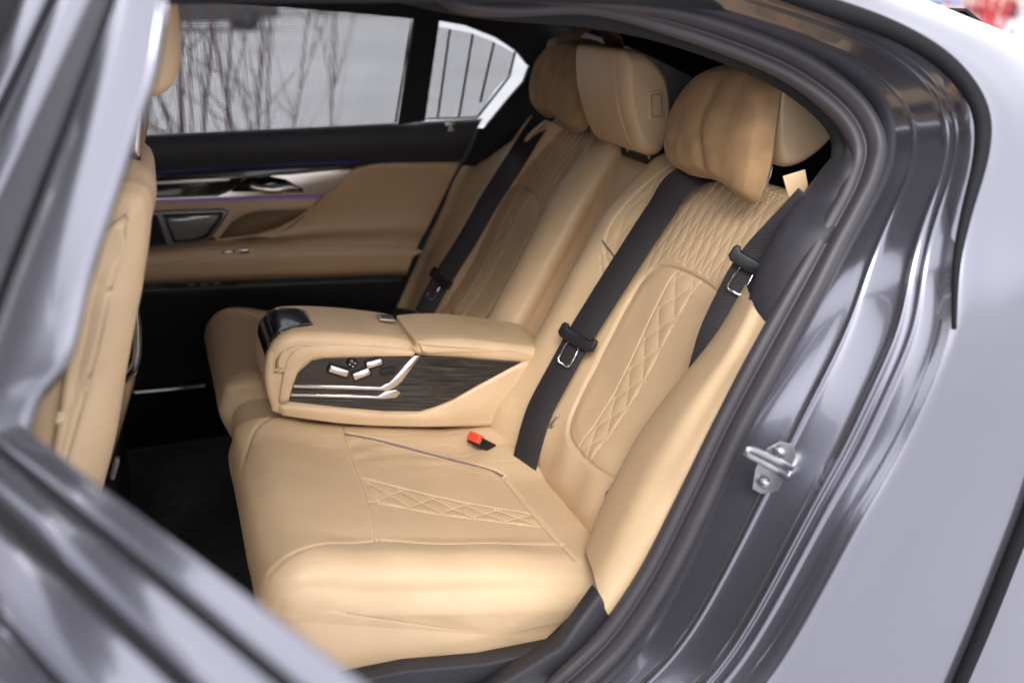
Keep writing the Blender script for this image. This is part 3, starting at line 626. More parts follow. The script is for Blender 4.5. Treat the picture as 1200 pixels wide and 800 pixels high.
V, F, _ = loftY(MHP, -.130, .130, .034, .034, 110, mhd, nr=14, rad=.12); HR = obj("headrest", V, F, LEATHER, MID)
def ringslab(outer, inner, dirv, th):
    o = np.asarray(outer, float); i = np.asarray(inner, float); d = np.asarray(dirv, float); d = d/np.linalg.norm(d)*th; n = len(o)
    V = np.vstack([o, i, o+d, i+d]); F = []
    for k in range(n):
        j = (k+1) % n; F += [[k, j, n+j, n+k], [2*n+k, 2*n+j, 3*n+j, 3*n+k], [k, j, 2*n+j, 2*n+k], [n+k, n+j, 3*n+j, 3*n+k]]
    return V, F
def rrect(c, a, b, ha, hb, r, n=6):
    """rounded rectangle loop around c in directions a,b"""
    c = np.asarray(c, float); a = np.asarray(a, float); b = np.asarray(b, float); out = []
    for sx, sy, st in ((1, 1, 0), (-1, 1, 90), (-1, -1, 180), (1, -1, 270)):
        for k in range(n):
            q = R(st+90*k/(n-1)); out.append(c+a*(sx*(ha-r)+r*math.cos(q))+b*(sy*(hb-r)+r*math.sin(q)))
    return np.array(out)
cc = np.array([(0.537, -0.131, 1.012)][0]); ax_ = np.array((.97, 0, .05)); bx_ = np.array((-.10, 0, 1.))
V, F = slab(rrect(cc+[0, .004, 0], ax_, bx_, .017, .028, .006), (0, -1, 0), .005, .0016); BT = obj("release_button", V, F, LEATHER, HR)
V, F = ringslab(rrect(cc+[0, -.0012, 0], ax_, bx_, .0115, .0215, .004), rrect(cc+[0, -.0012, 0], ax_, bx_, .0102, .0202, .003), (0, -1, 0), .0008); obj("button_groove", V, F, PIPING, BT)
for y in (-.05, .05):
    V, F = tube([(.60, y, .85), (.545, y, .95)], .006, 10); obj("headrest_post", V, F, CHROME, MID)
V, F = rbox(tuple(bp(.665, -.015, -.045)), (.09, .24, .04), .008, Matrix.Rotation(R(-8), 3, 'Y')); obj("headrest_base", V, F, BLACKP, MID)
# pull strap of the folding armrest
pp = [bp(t, y, n) for t, y, n in [(.475, -.072, -.005), (.49, -.075, .004), (.53, -.082, .008), (.565, -.088, .004), (.578, -.09, -.005)]]
V, F = ribbon(np.array(pp), np.tile([[-.3, .9, .2]], (5, 1)), .020, .002, 24); obj("pull_strap", V, F, LEATHER, MID)

# ------------------------------------------------------------------ pillows on the headrests
def make_pillow(sg, label, OUT, lean, fold):
    T_ = thing("neck_pillow", label, "pillow", (.545, sg*.37, .9), "suede neck pillows")
    e1 = np.array((math.sin(lean), 0, math.cos(lean))); N_ = np.array((-math.cos(lean), 0, math.sin(lean))); P0 = np.array((.545, 0, 1.0))
    O = catmull(OUT, 140, True); ce = .5*(O.max(0)+O.min(0)); nr = 44
    g0, g1 = O.min(0)-.01, O.max(0)+.01; ng = 200     # inflate: solve a membrane under pressure inside the outline
    ga, gb = np.meshgrid(np.linspace(g0[0], g1[0], ng), np.linspace(g0[1], g1[1], ng), indexing='ij')
    ins = inpoly(ga, gb, O); u = np.zeros((ng, ng)); ha, hb = (g1-g0)/(ng-1); wa, wb = 1/ha**2, 1/hb**2
    for _ in range(6000):
        v = (wa*(np.roll(u, 1, 0)+np.roll(u, -1, 0))+wb*(np.roll(u, 1, 1)+np.roll(u, -1, 1))+1)/(2*(wa+wb)); u = np.where(ins, v, 0)
    u = (u/u.max())**.36
    def height(q):
        x = np.clip((q[:, 0]-g0[0])/ha, 0, ng-2); y = np.clip((q[:, 1]-g0[1])/hb, 0, ng-2); i = x.astype(int); j = y.astype(int); x -= i; y -= j
        return u[i, j]*(1-x)*(1-y)+u[i+1, j]*x*(1-y)+u[i, j+1]*(1-x)*y+u[i+1, j+1]*x*y
    V = []; F = []
    for sd in (1, -1):
        base = len(V)
        for k in range(nr+1):
            rho = k/nr*.998; q = ce+(O-ce)*rho; dO, _ = pdist(q[:, 0], q[:, 1], O, True); hq = height(q)*np.sqrt(smoothstep(0, .016, dO)); h = .044*hq-.0022*np.exp(-((dO-.013)/.0022)**2)
            for (a, b, w, dp) in fold:
                d, arc = pdist(q[:, 0], q[:, 1], [a, b]); L_ = math.dist(a, b); tp = np.sin(np.clip(arc/L_, 0, 1)*math.pi)**.7
                h = h+tp*hq*(-dp*np.exp(-(d/w)**2)+.22*dp*np.exp(-((d-2.4*w)/(1.5*w))**2))
            W_ = P0+q[:, :1]*e1+np.stack([0*q[:, 1], q[:, 1], 0*q[:, 1]], 1)+N_*(.004+(h if sd > 0 else -.45*h))[:, None]
            W_ = W_+N_*(.0016*wob(W_, 45, 10, 2)*hq)[:, None]
            V.extend(W_.tolist())
        F.extend(gridfaces(nr+1, 140, False, True, base).tolist())
    obj("cover", mir(V, -1), F, SUEDE, T_)
    # strap going over the headrest
    yt = O[np.argmax(O[:, 0]), 1]
    top = P0+O[:, 0].max()*e1*.97+N_*.02; yv = -.385 if sg < 0 else .36
    path = [top+(.0, yv, -.01), top+(.035, yv, .016), top+(.08, yv, .020), top+(.12, yv, .0), top+(.135, yv, -.05)]
    if sg > 0: v, f = ribbon(np.array(path), np.tile([[0., 1, 0]], (5, 1)), .11, .002, 30); obj("strap", v, f, SUEDE, T_)
    return T_
OUTN = [(0.097, -0.3), (0.108, -0.374), (0.11, -0.452), (0.091, -0.492), (0.073, -0.507), (0.021, -0.519), (-0.042, -0.531), (-0.083, -0.528), (-0.101, -0.515), (-0.105, -0.489), (-0.098, -0.46), (-0.087, -0.397), (-0.092, -0.327), (-0.093, -0.259), (-0.075, -0.225), (-0.052, -0.21), (-0.021, -0.208), (0.014, -0.211), (0.061, -0.245)]
OUTF = [(0.057, 0.496), (0.093, 0.432), (0.11, 0.337), (0.108, 0.244), (0.089, 0.188), (0.04, 0.168), (-0.011, 0.164), (-0.061, 0.161), (-0.084, 0.192), (-0.091, 0.242), (-0.076, 0.295), (-0.071, 0.35), (-0.08, 0.405), (-0.069, 0.463), (-0.035, 0.499), (0.01, 0.511)]
make_pillow(-1, "tan suede pillow hung on the nearer rear headrest", OUTN, .2, [((-.12, -.405), (.02, -.35), .012, .007), ((-.03, -.35), (.13, -.39), .020, .005), ((-.04, -.43), (.13, -.455), .022, .004), ((-.10, -.27), (.0, -.29), .012, .003)])
make_pillow(1, "tan suede pillow hung on the farther rear headrest", OUTF, .2, [((-.10, .44), (.10, .40), .012, .008), ((-.09, .36), (.10, .36), .010, .008), ((-.02, .51), (.10, .43), .010, .006)])

# ------------------------------------------------------------------ seat belts
def tongue(parent, c, along, across, nrm, k=1.0):
    """plastic bar with a steel loop"""
    c = np.asarray(c, float); a = along/np.linalg.norm(along); b = across/np.linalg.norm(across); n = nrm/np.linalg.norm(nrm)
    body = [(-.036, -.009), (-.033, -.014), (-.027, -.014), (-.022, -.008), (.022, -.008), (.027, -.014), (.033, -.014), (.036, -.009), (.036, .006), (.030, .011), (.016, .013), (-.016, .013), (-.030, .011), (-.036, .006)]
    V, F = slab([c+b*(x*k)+a*(y*k)-n*.004 for x, y in body], n, .010*k, .003); o = obj("tongue", V, F, BLACKP, parent)
    ax = c+a*(.026*k)+n*.002
    out = [(-.012, -.020), (.012, -.020), (.014, .004), (.014, .020), (.010, .025), (-.010, .025), (-.014, .020), (-.014, .004)]
    inn = [(-.0095, -.019), (.0095, -.019), (.0115, .004), (.0115, .0185), (.0085, .0225), (-.0085, .0225), (-.0115, .0185), (-.0115, .004)]
    V, F = ringslab([ax+b*(x*k)+a*(y*k) for x, y in out], [ax+b*(x*k)+a*(y*k) for x, y in inn], n, .0022); obj("latch_plate", V, F, CHROME, o)
Nb = bp(0, 0, 1)-bp(0, 0, 0); Tb = bp(1, 0, 0)-bp(0, 0, 0); Yv = np.array([0, 1., 0])
def belt(label, pts, wdir, w, tong, name_loc, tk=1.0):
    T_ = thing("seat_belt", label, "seat belt", name_loc, "rear seat belts")
    pts = np.array(pts); wd_ = np.array(wdir, float)
    if wd_.ndim == 1: wd_ = np.tile(wd_, (len(pts), 1))
    V, F = ribbon(pts, wd_, w, .0013, 90); obj("webbing", V, F, WEB, T_)
    c, al, nn_ = tong; al = np.asarray(al, float); nn_ = np.asarray(nn_, float); al = al/np.linalg.norm(al); nn_ = nn_-al*(nn_@al); tongue(T_, np.asarray(c)+nn_*.004, al, np.cross(nn_, al), nn_, tk)
def at_n(q, n): return [bp(t, y, k) for (t, y), k in zip(q, n)]
qa = [(0.614, -0.298), (0.54, -0.274), (0.442, -0.259), (0.354, -0.248), (0.264, -0.239), (0.183, -0.238), (0.105, -0.242)]
pA = np.array([bp(.69, qa[0][1]-.01, -.05)]+at_n(qa, [.04]*7)+[bp(.035, qa[-1][1]-.012, .030), bp(-.04, qa[-1][1]-.02, .012), bp(-.12, qa[-1][1]-.02, .0)]); wA = -.78*Yv-.62*Nb
nA = .78*Nb-.62*Yv
belt("black belt lying down the inner side of the nearer rear seat", pA, wA, .054, (pA[5]+nA*.002, pA[7]-pA[5], nA), (.3, -.2, .4), tk=1.12)
qb = [(0.65, -0.653), (0.603, -0.634), (0.554, -0.613), (0.51, -0.603), (0.461, -0.6), (0.409, -0.599), (0.357, -0.598), (0.286, -0.595)]
pB = np.array(at_n(qb, [.05, .05, .05, .05, .046, .040, .025, .0])); wB = np.array([(.75, -.6, .3)]*3+[(.7, -.55, .2)]*2+[(.5, -.5, .0)]*3)
nB = np.array((-.6, -.8, .15))
belt("black belt wedged between the nearer backrest and its side bolster", pB, wB, .046, (pB[2]*.4+pB[3]*.6+nB*.002, pB[4]-pB[2], nB), (.4, -.55, .4), tk=1.0)
qf = [(0.674, 0.299), (0.599, 0.332), (0.511, 0.351), (0.399, 0.376), (0.292, 0.388), (0.204, 0.406), (0.141, 0.416), (0.073, 0.418)]
pF = np.array(at_n(qf, [.04, .06, .08, .085, .085, .085, .085, .085]))
pF = np.array(at_n([(0.687, 0.432)], [.03])+at_n([(0.605, 0.418)], [.05])+at_n(qf[2:], [.085]*6)); nF = Nb*.9-.4*Yv
belt("black belt lying down the farther rear seat", pF, (.74, -.45, -.5), .048, (pF[5]*.5+pF[6]*.5+nF*.002, pF[7]-pF[5], nF), (.3, .6, .4), tk=1.1)
# red release buckle beside the console
BK = thing("belt_buckle", "black seat belt buckle with red release button on the nearer cushion", "belt buckle", (.13, -.13, .38))
bc = np.array([(0.151, -0.195, 0.394)][0]); al = np.array((-.72, -.35, .60)); al /= np.linalg.norm(al); ac = np.cross((0, 0, 1), al); ac /= np.linalg.norm(ac); an = np.cross(al, ac)
Mr = Matrix((al, ac, an)).transposed()
V, F = rbox(tuple(bc-al*.012), (.05, .036, .02), .004, Mr); obj("housing", V, F, BLACKP, BK)
V, F = rbox(tuple(bc+al*.012+an*.004), (.014, .032, .018), .003, Mr); obj("release_button", V, F, RED, BK)
# tan belt guide on the shoulder
BG = thing("belt_guide", "tan leather belt guide strap on the shoulder of the nearer seat", "belt guide", (.6, -.58, .88))
V, F = slab([(0.509, -0.6, 0.961), (0.547, -0.6, 0.969), (0.556, -0.6, 0.943), (0.533, -0.6, 0.903)], (-.4, -.8, .3), .006, .0025); obj("strap", V, F, LEATHER, BG)

# ------------------------------------------------------------------ centre armrest
ARM = thing("armrest_console", "folded down tan leather armrest with wood trim and seat controls", "armrest", (.05, 0, .42))
fx = lambda pts, n: catmull([(p[0], p[2]) for p in pts], n, True)
base_p = fx([(-0.21, -0.125, 0.476), (-0.229, -0.125, 0.499), (-0.235, -0.125, 0.541), (-0.23, -0.125, 0.583), (-0.216, -0.125, 0.606), (-0.178, -0.125, 0.591), (-0.092, -0.125, 0.578), (0.038, -0.125, 0.556), (0.175, -0.125, 0.53), (0.305, -0.125, 0.501), (0.32, -0.125, 0.479), (0.287, -0.125, 0.431), (0.246, -0.125, 0.386), (0.102, -0.125, 0.404), (-0.052, -0.125, 0.428)], 200)
V, F, _ = loftY(base_p, -.130, .052, .010, .010, 60, lambda P, n: .0008*wob(P, 30)); obj("body", V, F, LEATHER, ARM)
def lidd(P, n):
    d = 0
    for o in (.073, .067): d = d+groove(np.abs(P[..., 1]+.039)-o, .0014, .0012)*smoothstep(.5, .9, n[..., 2])
    return d+.001*wob(P, 22)
front_p = fx([(-0.226, -0.125, 0.557), (-0.226, -0.125, 0.59), (-0.215, -0.125, 0.615), (-0.194, -0.125, 0.631), (-0.164, -0.125, 0.634), (-0.09, -0.125, 0.624), (-0.01, -0.125, 0.607), (0.036, -0.125, 0.593), (0.047, -0.125, 0.581), (0.05, -0.125, 0.565), (0.021, -0.125, 0.564), (-0.092, -0.125, 0.582), (-0.186, -0.125, 0.589), (-0.196, -0.125, 0.556)], 180)
V, F, _ = loftY(front_p, -.134, .056, .020, .020, 70, lidd, nr=10); FLD = obj("front_lid", V, F, LEATHER, ARM)
rear_p = fx([(0.055, -0.125, 0.559), (0.052, -0.125, 0.581), (0.061, -0.125, 0.59), (0.141, -0.125, 0.584), (0.246, -0.125, 0.56), (0.315, -0.125, 0.541), (0.332, -0.125, 0.522), (0.319, -0.125, 0.505), (0.246, -0.125, 0.518), (0.14, -0.125, 0.541)], 160)
V, F, _ = loftY(rear_p, -.134, .056, .020, .020, 70, lidd, nr=10); obj("rear_lid", V, F, LEATHER, ARM)
# leather arch framing the control panel
yA = -.1335
arch_o = [(-0.214, -0.136, 0.505), (-0.204, -0.136, 0.55), (-0.191, -0.136, 0.59), (-0.171, -0.136, 0.606), (-0.137, -0.136, 0.608), (-0.061, -0.136, 0.599), (0.047, -0.136, 0.573)]; arch_i = [(-0.197, -0.137, 0.506), (-0.187, -0.137, 0.537), (-0.172, -0.137, 0.566), (-0.15, -0.137, 0.582), (-0.129, -0.137, 0.584), (-0.063, -0.137, 0.578), (0.042, -0.137, 0.565)]
G = np.stack([catmull(arch_o, 40), catmull((np.array(arch_o)*.5+np.array(arch_i)*.5+[0, -.002, 0]), 40), catmull(arch_i, 40)], 1); G = np.array([catmull(g, 9) for g in G])
V, F = thicken(G, (0, .012, 0)); obj("control_surround", V, F, LEATHER, ARM)
WD = obj("wood_trim", *slab([(-0.196, -0.129, 0.504), (-0.186, -0.129, 0.532), (-0.015, -0.129, 0.505), (0.057, -0.129, 0.56), (0.139, -0.129, 0.546), (0.212, -0.129, 0.532), (0.264, -0.129, 0.522), (0.173, -0.129, 0.486), (0.12, -0.129, 0.462), (0.084, -0.129, 0.452), (0.053, -0.129, 0.447), (-0.018, -0.129, 0.458), (-0.099, -0.129, 0.478)], (0, -1, 0), .004, .0008), WOOD, ARM, smooth=False)
CP = obj("control_panel", *slab([(-0.185, -0.13, 0.535), (-0.172, -0.13, 0.563), (-0.149, -0.13, 0.58), (-0.128, -0.13, 0.582), (0.042, -0.13, 0.565), (0.05, -0.13, 0.562), (-0.016, -0.13, 0.508)], (0, -1, 0), .0045, .0006), BROWN, ARM, smooth=False)
obj("bright_strip", *slab([(-0.185, -0.132, 0.538), (-0.024, -0.132, 0.51), (-0.007, -0.132, 0.516), (0.007, -0.132, 0.531), (0.045, -0.132, 0.565), (0.056, -0.132, 0.564), (0.018, -0.132, 0.516), (0.006, -0.132, 0.507), (-0.008, -0.132, 0.501), (-0.187, -0.132, 0.532)], (0, -1, 0), .0055, .0012), CHROME, ARM)
obj("bright_strip", *slab([(-0.191, -0.132, 0.521), (-0.03, -0.132, 0.492), (-0.013, -0.132, 0.5), (0.006, -0.132, 0.501), (0.015, -0.132, 0.493), (0.005, -0.132, 0.484), (-0.017, -0.132, 0.485), (-0.193, -0.132, 0.516)], (0, -1, 0), .0055, .0012), CHROME, ARM)
# tan swoosh below the wood
G = np.stack([catmull([(-0.209, -0.133, 0.501), (-0.1, -0.133, 0.475), (-0.019, -0.133, 0.454), (0.052, -0.133, 0.444), (0.087, -0.133, 0.448), (0.122, -0.133, 0.46), (0.175, -0.133, 0.484), (0.265, -0.133, 0.521), (0.305, -0.133, 0.512)], 50), catmull([(-0.214, -0.137, 0.495), (-0.101, -0.137, 0.466), (-0.02, -0.137, 0.447), (0.056, -0.137, 0.433), (0.117, -0.137, 0.429), (0.17, -0.137, 0.434), (0.224, -0.137, 0.449), (0.269, -0.137, 0.466), (0.307, -0.137, 0.489)], 50), catmull([(-0.211, -0.133, 0.478), (-0.102, -0.133, 0.445), (-0.02, -0.133, 0.427), (0.056, -0.133, 0.413), (0.117, -0.133, 0.404), (0.17, -0.133, 0.396), (0.216, -0.133, 0.39), (0.247, -0.133, 0.387), (0.284, -0.133, 0.435)], 50)], 1)
G = np.array([catmull(g, 12) for g in G]); V, F = thicken(G, (0, .012, 0)); obj("lower_side_pad", V, F, LEATHER, ARM)
# buttons
AY = np.array([(-0.102, -0.135, 0.554), (-0.075, -0.135, 0.566), (-0.034, -0.135, 0.56), (-0.059, -0.135, 0.542), (-0.008, -0.135, 0.54)])
ux = np.array((.98, 0, -.20)); uz = np.array((.2, 0, .98))
def rot2(deg): c, s = math.cos(R(deg)), math.sin(R(deg)); return ux*c+uz*s, uz*c-ux*s
for c, ha, hb, r, dg, mt in ((AY[0], .0195, .0085, .003, -14, CHROME), (AY[2], .016, .008, .003, 22, CHROME), (AY[3], .017, .0085, .003, 28, CHROME), (AY[4], .013, .0055, .001, 14, GLOSS)):
    a, b = rot2(dg); w = slab(rrect(c, a, b, ha+.0015, hb+.0015, r+.0005), (0, -1, 0), .004, .001); q = obj("seat_button", *w, BLACKP, CP)
    if mt is CHROME: obj("button_cap", *slab(rrect(c-[0, .004, 0]+b*.001, a, b, ha-.001, hb-.002, r-.0005), (0, -1, 0), .003, .0012), CHROME, q)
V, F = tube([AY[1], AY[1]-[0, .006, 0]], [.0105, .0095], 24); KN = obj("seat_knob", V, F, BLACKP, CP)
for k in range(4):
    a = k*math.pi/2+.3; c = AY[1]-[0, .0065, 0]+ux*.005*math.cos(a)+uz*.005*math.sin(a)
    obj("knob_mark", *slab(rrect(c, ux, uz, .0016, .0016, .0006), (0, -1, 0), .0008), SATIN, KN)
# switch badge on the front lid
zc = np.array([(0.015, -0.03, 0.609)][0]); sl_ = -math.tan(R(11)); tx = np.array((math.cos(R(11)), 0, -math.sin(R(11)))); tn = np.array((math.sin(R(11)), 0, math.cos(R(11))))
BADGE_C = zc
BD = obj("switch_badge", *slab(rrect(zc, tx, Yv, .016, .017, .002), tn, .004, .0015), SATIN, ARM)
for k in (-1, 0, 1): obj("badge_rib", *slab(rrect(zc+tn*.0042+tx*(k*.0075), tx, Yv, .0018, .011, .0008), tn, .0012), GREYMET, BD)
# glossy dark cup holder cover wrapping the front end
cv = catmull([(p[0], p[2]) for p in [(-0.224, -0.125, 0.555), (-0.226, -0.125, 0.59), (-0.215, -0.125, 0.615), (-0.194, -0.125, 0.631), (-0.164, -0.125, 0.634), (-0.14, -0.125, 0.631)]], 24)
tg = np.gradient(cv, axis=0); on_ = np.stack([-tg[:, 1], tg[:, 0]], 1); on_ /= np.linalg.norm(on_, axis=1)[:, None]; cv = cv+on_*.003
G = []
for y in np.linspace(-.108, .03, 18):
    cut = 1-.30*smoothstep(.045, .069, abs(y+.039))
    G.append([(p[0], y, p[1]) for p in catmull(cv[2:int(len(cv)*cut)], 20)])
V, F = thicken(np.array(G), (.006, 0, -.003)); COV = obj("cup_holder_cover", V, F, GLOSS, ARM)

# ------------------------------------------------------------------ front seats
def front_seat(sg, label):
    T_ = thing("front_seat", label, "car seat", (-.6, sg*.37, .2), "front seats")
    side = [(-.62, .28), (-.58, .42), (-.535, .54), (-.49, .66), (-.455, .78), (-.425, .88), (-.392, .975), (-.405, 1.01), (-.45, 1.01), (-.50, .965), (-.545, .84), (-.60, .70), (-.66, .55), (-.72, .40), (-.74, .30), (-.70, .25)]
    pf = catmull([(x+.012, z) for x, z in side], 160, True)
    def dd(P, n):
        h = .012*smoothstep(.62, .95, np.abs(P[..., 1]+.37)/.25)
        zz = P[..., 2]; h = h+groove((P[..., 1]+.565)+.05*(zz-.7), .003, .003)
        h = h+groove(zz-.80-.8*(P[..., 0]+.45), .003, .003)*smoothstep(.3, .8, -n[..., 1]*1.)
        h = h+groove(zz-.895-.1*(P[..., 0]+.45), .003, .003)
        return h-.02*smoothstep(.86, 1.0, zz)*smoothstep(.10, .25, np.abs(P[..., 1]+.37))+.0015*wob(P, 25)
    V, F, _ = loftY(pf, -.625, -.115, .07, .07, 80, dd, nr=14); obj("backrest", mir(V, sg), F, LEATHER, T_)
    # black panel on the back, wrapping to the side
    bk = [(-.575, .42), (-.53, .54), (-.487, .66), (-.458, .745)]
    rows = []
    for y, ins in ((-.585, .030), (-.56, .008), (-.50, -.012), (-.37, -.016), (-.24, -.012), (-.18, .008), (-.155, .030)):
        rows.append([(x+.012-ins+.004, y, z) for x, z in bk])
    G = rows_surface(rows, 30, 40); V, F = thicken(G, (-.01, 0, .004)); bpn = obj("back_panel", mir(V, sg), F, GLOSS, T_)
    V, F = rbox((-.475, -.575, .63), (.006, .012, .03), .002, Matrix.Rotation(R(20), 3, 'Y')); obj("panel_clip", mir(V, sg), F, GREYMET, bpn)
    # headrest and posts
    hp = catmull([(-.335, 1.13), (-.36, 1.10), (-.405, 1.10), (-.435, 1.15), (-.425, 1.24), (-.385, 1.29), (-.345, 1.28), (-.327, 1.21)], 80, True)
    V, F, _ = loftY(hp, -.50, -.24, .03, .03, 40, lambda P, n: groove(P[..., 1]+.46, .003, .002)+.001*wob(P, 22)); obj("headrest", mir(V, sg), F, LEATHER, T_)
    for y in (-.32, -.42):
        V, F = tube([(-.42, y, .95), (-.375, y, 1.14)], .0085, 12); obj("headrest_post", mir(V, sg), F, CHROME, T_)
        V, F = rbox((-.42, y, 1.008), (.05, .045, .014), .005); obj("post_collar", mir(V, sg), F, BLACKP, T_)
    # seat cushion
    cp = catmull([(-.62, .22), (-1.05, .22), (-1.16, .28), (-1.15, .36), (-1.05, .39), (-.85, .36), (-.65, .34)], 80, True)
    V, F, _ = loftY(cp, -.62, -.12, .04, .04, 40); obj("cushion", mir(V, sg), F, LEATHER, T_)
    V, F = rbox((-.78, -.37, .13), (.5, .42, .16), .02); obj("seat_base", mir(V, sg), F, BLACKP, T_)
    return T_
front_seat(-1, "tan leather front seat behind the open door frame")
front_seat(1, "tan leather front seat beside the far door, chrome headrest posts showing")

# ------------------------------------------------------------------ far door
FD = None
def fd(name, txt3, y_th, mt, parent=None, bev=.004, smooth=True): return obj(name, *slab(txt3, (0, -1, 0), y_th, bev), mt, parent or FD, smooth=smooth)
FD = obj("door", *slab([(-0.529, 0.78, 0.899), (-0.398, 0.78, 0.855), (0.241, 0.78, 0.863), (0.468, 0.78, 0.852), (0.672, 0.78, 0.746), (0.622, 0.78, 0.369), (0.568, 0.78, 0.159), (0.457, 0.78, -0.108), (-0.739, 0.78, -0.014)], (0, -1, 0), .03), BLACKP, BODY); FD["label"] = "closed far rear door with tan trim and shaded windows"
# black belt-line pad
G = rows_surface([[(-0.547, 0.7, 0.885), (-0.395, 0.7, 0.887), (-0.134, 0.7, 0.887), (0.223, 0.7, 0.887), (0.349, 0.7, 0.888), (0.458, 0.7, 0.888)], [(-0.546, 0.665, 0.88), (-0.395, 0.665, 0.882), (-0.139, 0.665, 0.882), (0.214, 0.665, 0.882), (0.339, 0.665, 0.882), (0.437, 0.665, 0.88)], [(-0.55, 0.655, 0.848), (-0.4, 0.655, 0.846), (-0.143, 0.655, 0.844), (0.177, 0.655, 0.844), (0.312, 0.655, 0.841), (0.409, 0.655, 0.838)], [(-0.557, 0.675, 0.799), (-0.406, 0.675, 0.796), (-0.145, 0.675, 0.794), (0.156, 0.675, 0.794), (0.293, 0.675, 0.79), (0.389, 0.675, 0.787)], [(-0.561, 0.7, 0.779), (-0.408, 0.7, 0.777), (-0.144, 0.7, 0.773), (0.161, 0.7, 0.767), (0.299, 0.7, 0.765), (0.384, 0.7, 0.765)]], 60, 30)
obj("belt_pad", G, gridfaces(*G.shape[:2]), DARKTRIM, FD)
# tan upper panel with the sweeping armrest
G = rows_surface([[(0.02, 0.69, 0.689), (0.097, 0.69, 0.781), (0.16, 0.69, 0.791), (0.251, 0.69, 0.79), (0.393, 0.69, 0.782)], [(-0.051, 0.675, 0.648), (0.054, 0.675, 0.745), (0.134, 0.675, 0.782), (0.247, 0.675, 0.782), (0.381, 0.675, 0.774)], [(-0.094, 0.685, 0.627), (0.031, 0.685, 0.7), (0.133, 0.685, 0.738), (0.248, 0.685, 0.742), (0.36, 0.685, 0.73)], [(-0.137, 0.7, 0.609), (-0.003, 0.7, 0.648), (0.133, 0.7, 0.667), (0.249, 0.7, 0.665), (0.324, 0.7, 0.653)], [(-0.16, 0.695, 0.603), (-0.006, 0.695, 0.617), (0.129, 0.695, 0.615), (0.222, 0.695, 0.613), (0.293, 0.695, 0.602)], [(-0.184, 0.66, 0.605), (-0.012, 0.66, 0.608), (0.121, 0.66, 0.599), (0.201, 0.66, 0.59), (0.264, 0.66, 0.58)], [(-0.197, 0.65, 0.593), (-0.015, 0.65, 0.59), (0.118, 0.65, 0.579), (0.191, 0.65, 0.57), (0.251, 0.65, 0.56)], [(-0.207, 0.67, 0.573), (-0.014, 0.67, 0.562), (0.121, 0.67, 0.548), (0.19, 0.67, 0.539), (0.246, 0.67, 0.532)]], 60, 60)
G2 = G+.0008*wob(G, 20)[..., None]
obj("upper_trim", G2, gridfaces(*G.shape[:2]), LEATHER2, FD)
G = rows_surface([[(-0.564, 0.7, 0.76), (-0.41, 0.7, 0.756), (-0.229, 0.7, 0.753), (-0.083, 0.7, 0.751), (0.037, 0.7, 0.748)], [(-0.571, 0.695, 0.71), (-0.416, 0.695, 0.707), (-0.235, 0.695, 0.7), (-0.088, 0.695, 0.691), (-0.002, 0.695, 0.678)], [(-0.582, 0.69, 0.628), (-0.426, 0.69, 0.627), (-0.243, 0.69, 0.625), (-0.138, 0.69, 0.616), (-0.072, 0.69, 0.62)]], 40, 20)
obj("middle_trim", G, gridfaces(*G.shape[:2]), LEATHER2, FD)
G = rows_surface([[(-0.582, 0.69, 0.624), (-0.427, 0.69, 0.619), (-0.285, 0.69, 0.62), (-0.159, 0.69, 0.613), (-0.051, 0.69, 0.611)], [(-0.581, 0.645, 0.618), (-0.428, 0.645, 0.613), (-0.288, 0.645, 0.613), (-0.164, 0.645, 0.609), (-0.037, 0.645, 0.602)], [(-0.582, 0.632, 0.609), (-0.429, 0.632, 0.603), (-0.29, 0.632, 0.599), (-0.125, 0.632, 0.593), (0.092, 0.632, 0.576), (0.246, 0.632, 0.565)], [(-0.584, 0.628, 0.593), (-0.431, 0.628, 0.585), (-0.292, 0.628, 0.579), (-0.127, 0.628, 0.57), (0.09, 0.628, 0.557), (0.235, 0.628, 0.546)], [(-0.589, 0.64, 0.557), (-0.436, 0.64, 0.548), (-0.296, 0.64, 0.541), (-0.129, 0.64, 0.531), (0.09, 0.64, 0.517), (0.223, 0.64, 0.506)], [(-0.595, 0.68, 0.529), (-0.438, 0.68, 0.524), (-0.296, 0.68, 0.516), (-0.126, 0.68, 0.506), (0.097, 0.68, 0.493), (0.227, 0.68, 0.483)]], 60, 50)
def strench(G): return G+np.array([0, -1, 0])*(groove(np.arange(G.shape[1])/G.shape[1]-.62, .006, .002))[None, :, None]
G = strench(G); obj("armrest", G, gridfaces(*G.shape[:2]), LEATHER2, FD)
# decor strip, metal handle strip, ambient light line
fd("decor_strip", [(-0.56, 0.688, 0.785), (-0.406, 0.688, 0.791), (-0.247, 0.688, 0.794), (-0.081, 0.688, 0.793), (0.097, 0.688, 0.795), (0.112, 0.688, 0.79), (0.096, 0.688, 0.777), (-0.083, 0.688, 0.771), (-0.17, 0.688, 0.738), (-0.212, 0.688, 0.728), (-0.413, 0.688, 0.738), (-0.566, 0.688, 0.74)], .008, GLOSS, bev=.003)
fd("decor_highlight", [(-0.4, 0.68, 0.778), (-0.289, 0.68, 0.777), (-0.208, 0.68, 0.774), (-0.213, 0.68, 0.768), (-0.29, 0.68, 0.769), (-0.401, 0.68, 0.77)], .003, SATIN, bev=.001)
MS = fd("handle_strip", [(-0.567, 0.684, 0.733), (-0.412, 0.684, 0.741), (-0.243, 0.684, 0.735), (-0.206, 0.684, 0.748), (-0.179, 0.684, 0.771), (-0.146, 0.684, 0.778), (-0.061, 0.684, 0.777), (0.025, 0.684, 0.78), (0.098, 0.684, 0.78), (0.076, 0.684, 0.757), (0.044, 0.684, 0.728), (0.016, 0.684, 0.715), (-0.15, 0.684, 0.724), (-0.413, 0.684, 0.732), (-0.568, 0.684, 0.727)], .012, SATIN, bev=.003)
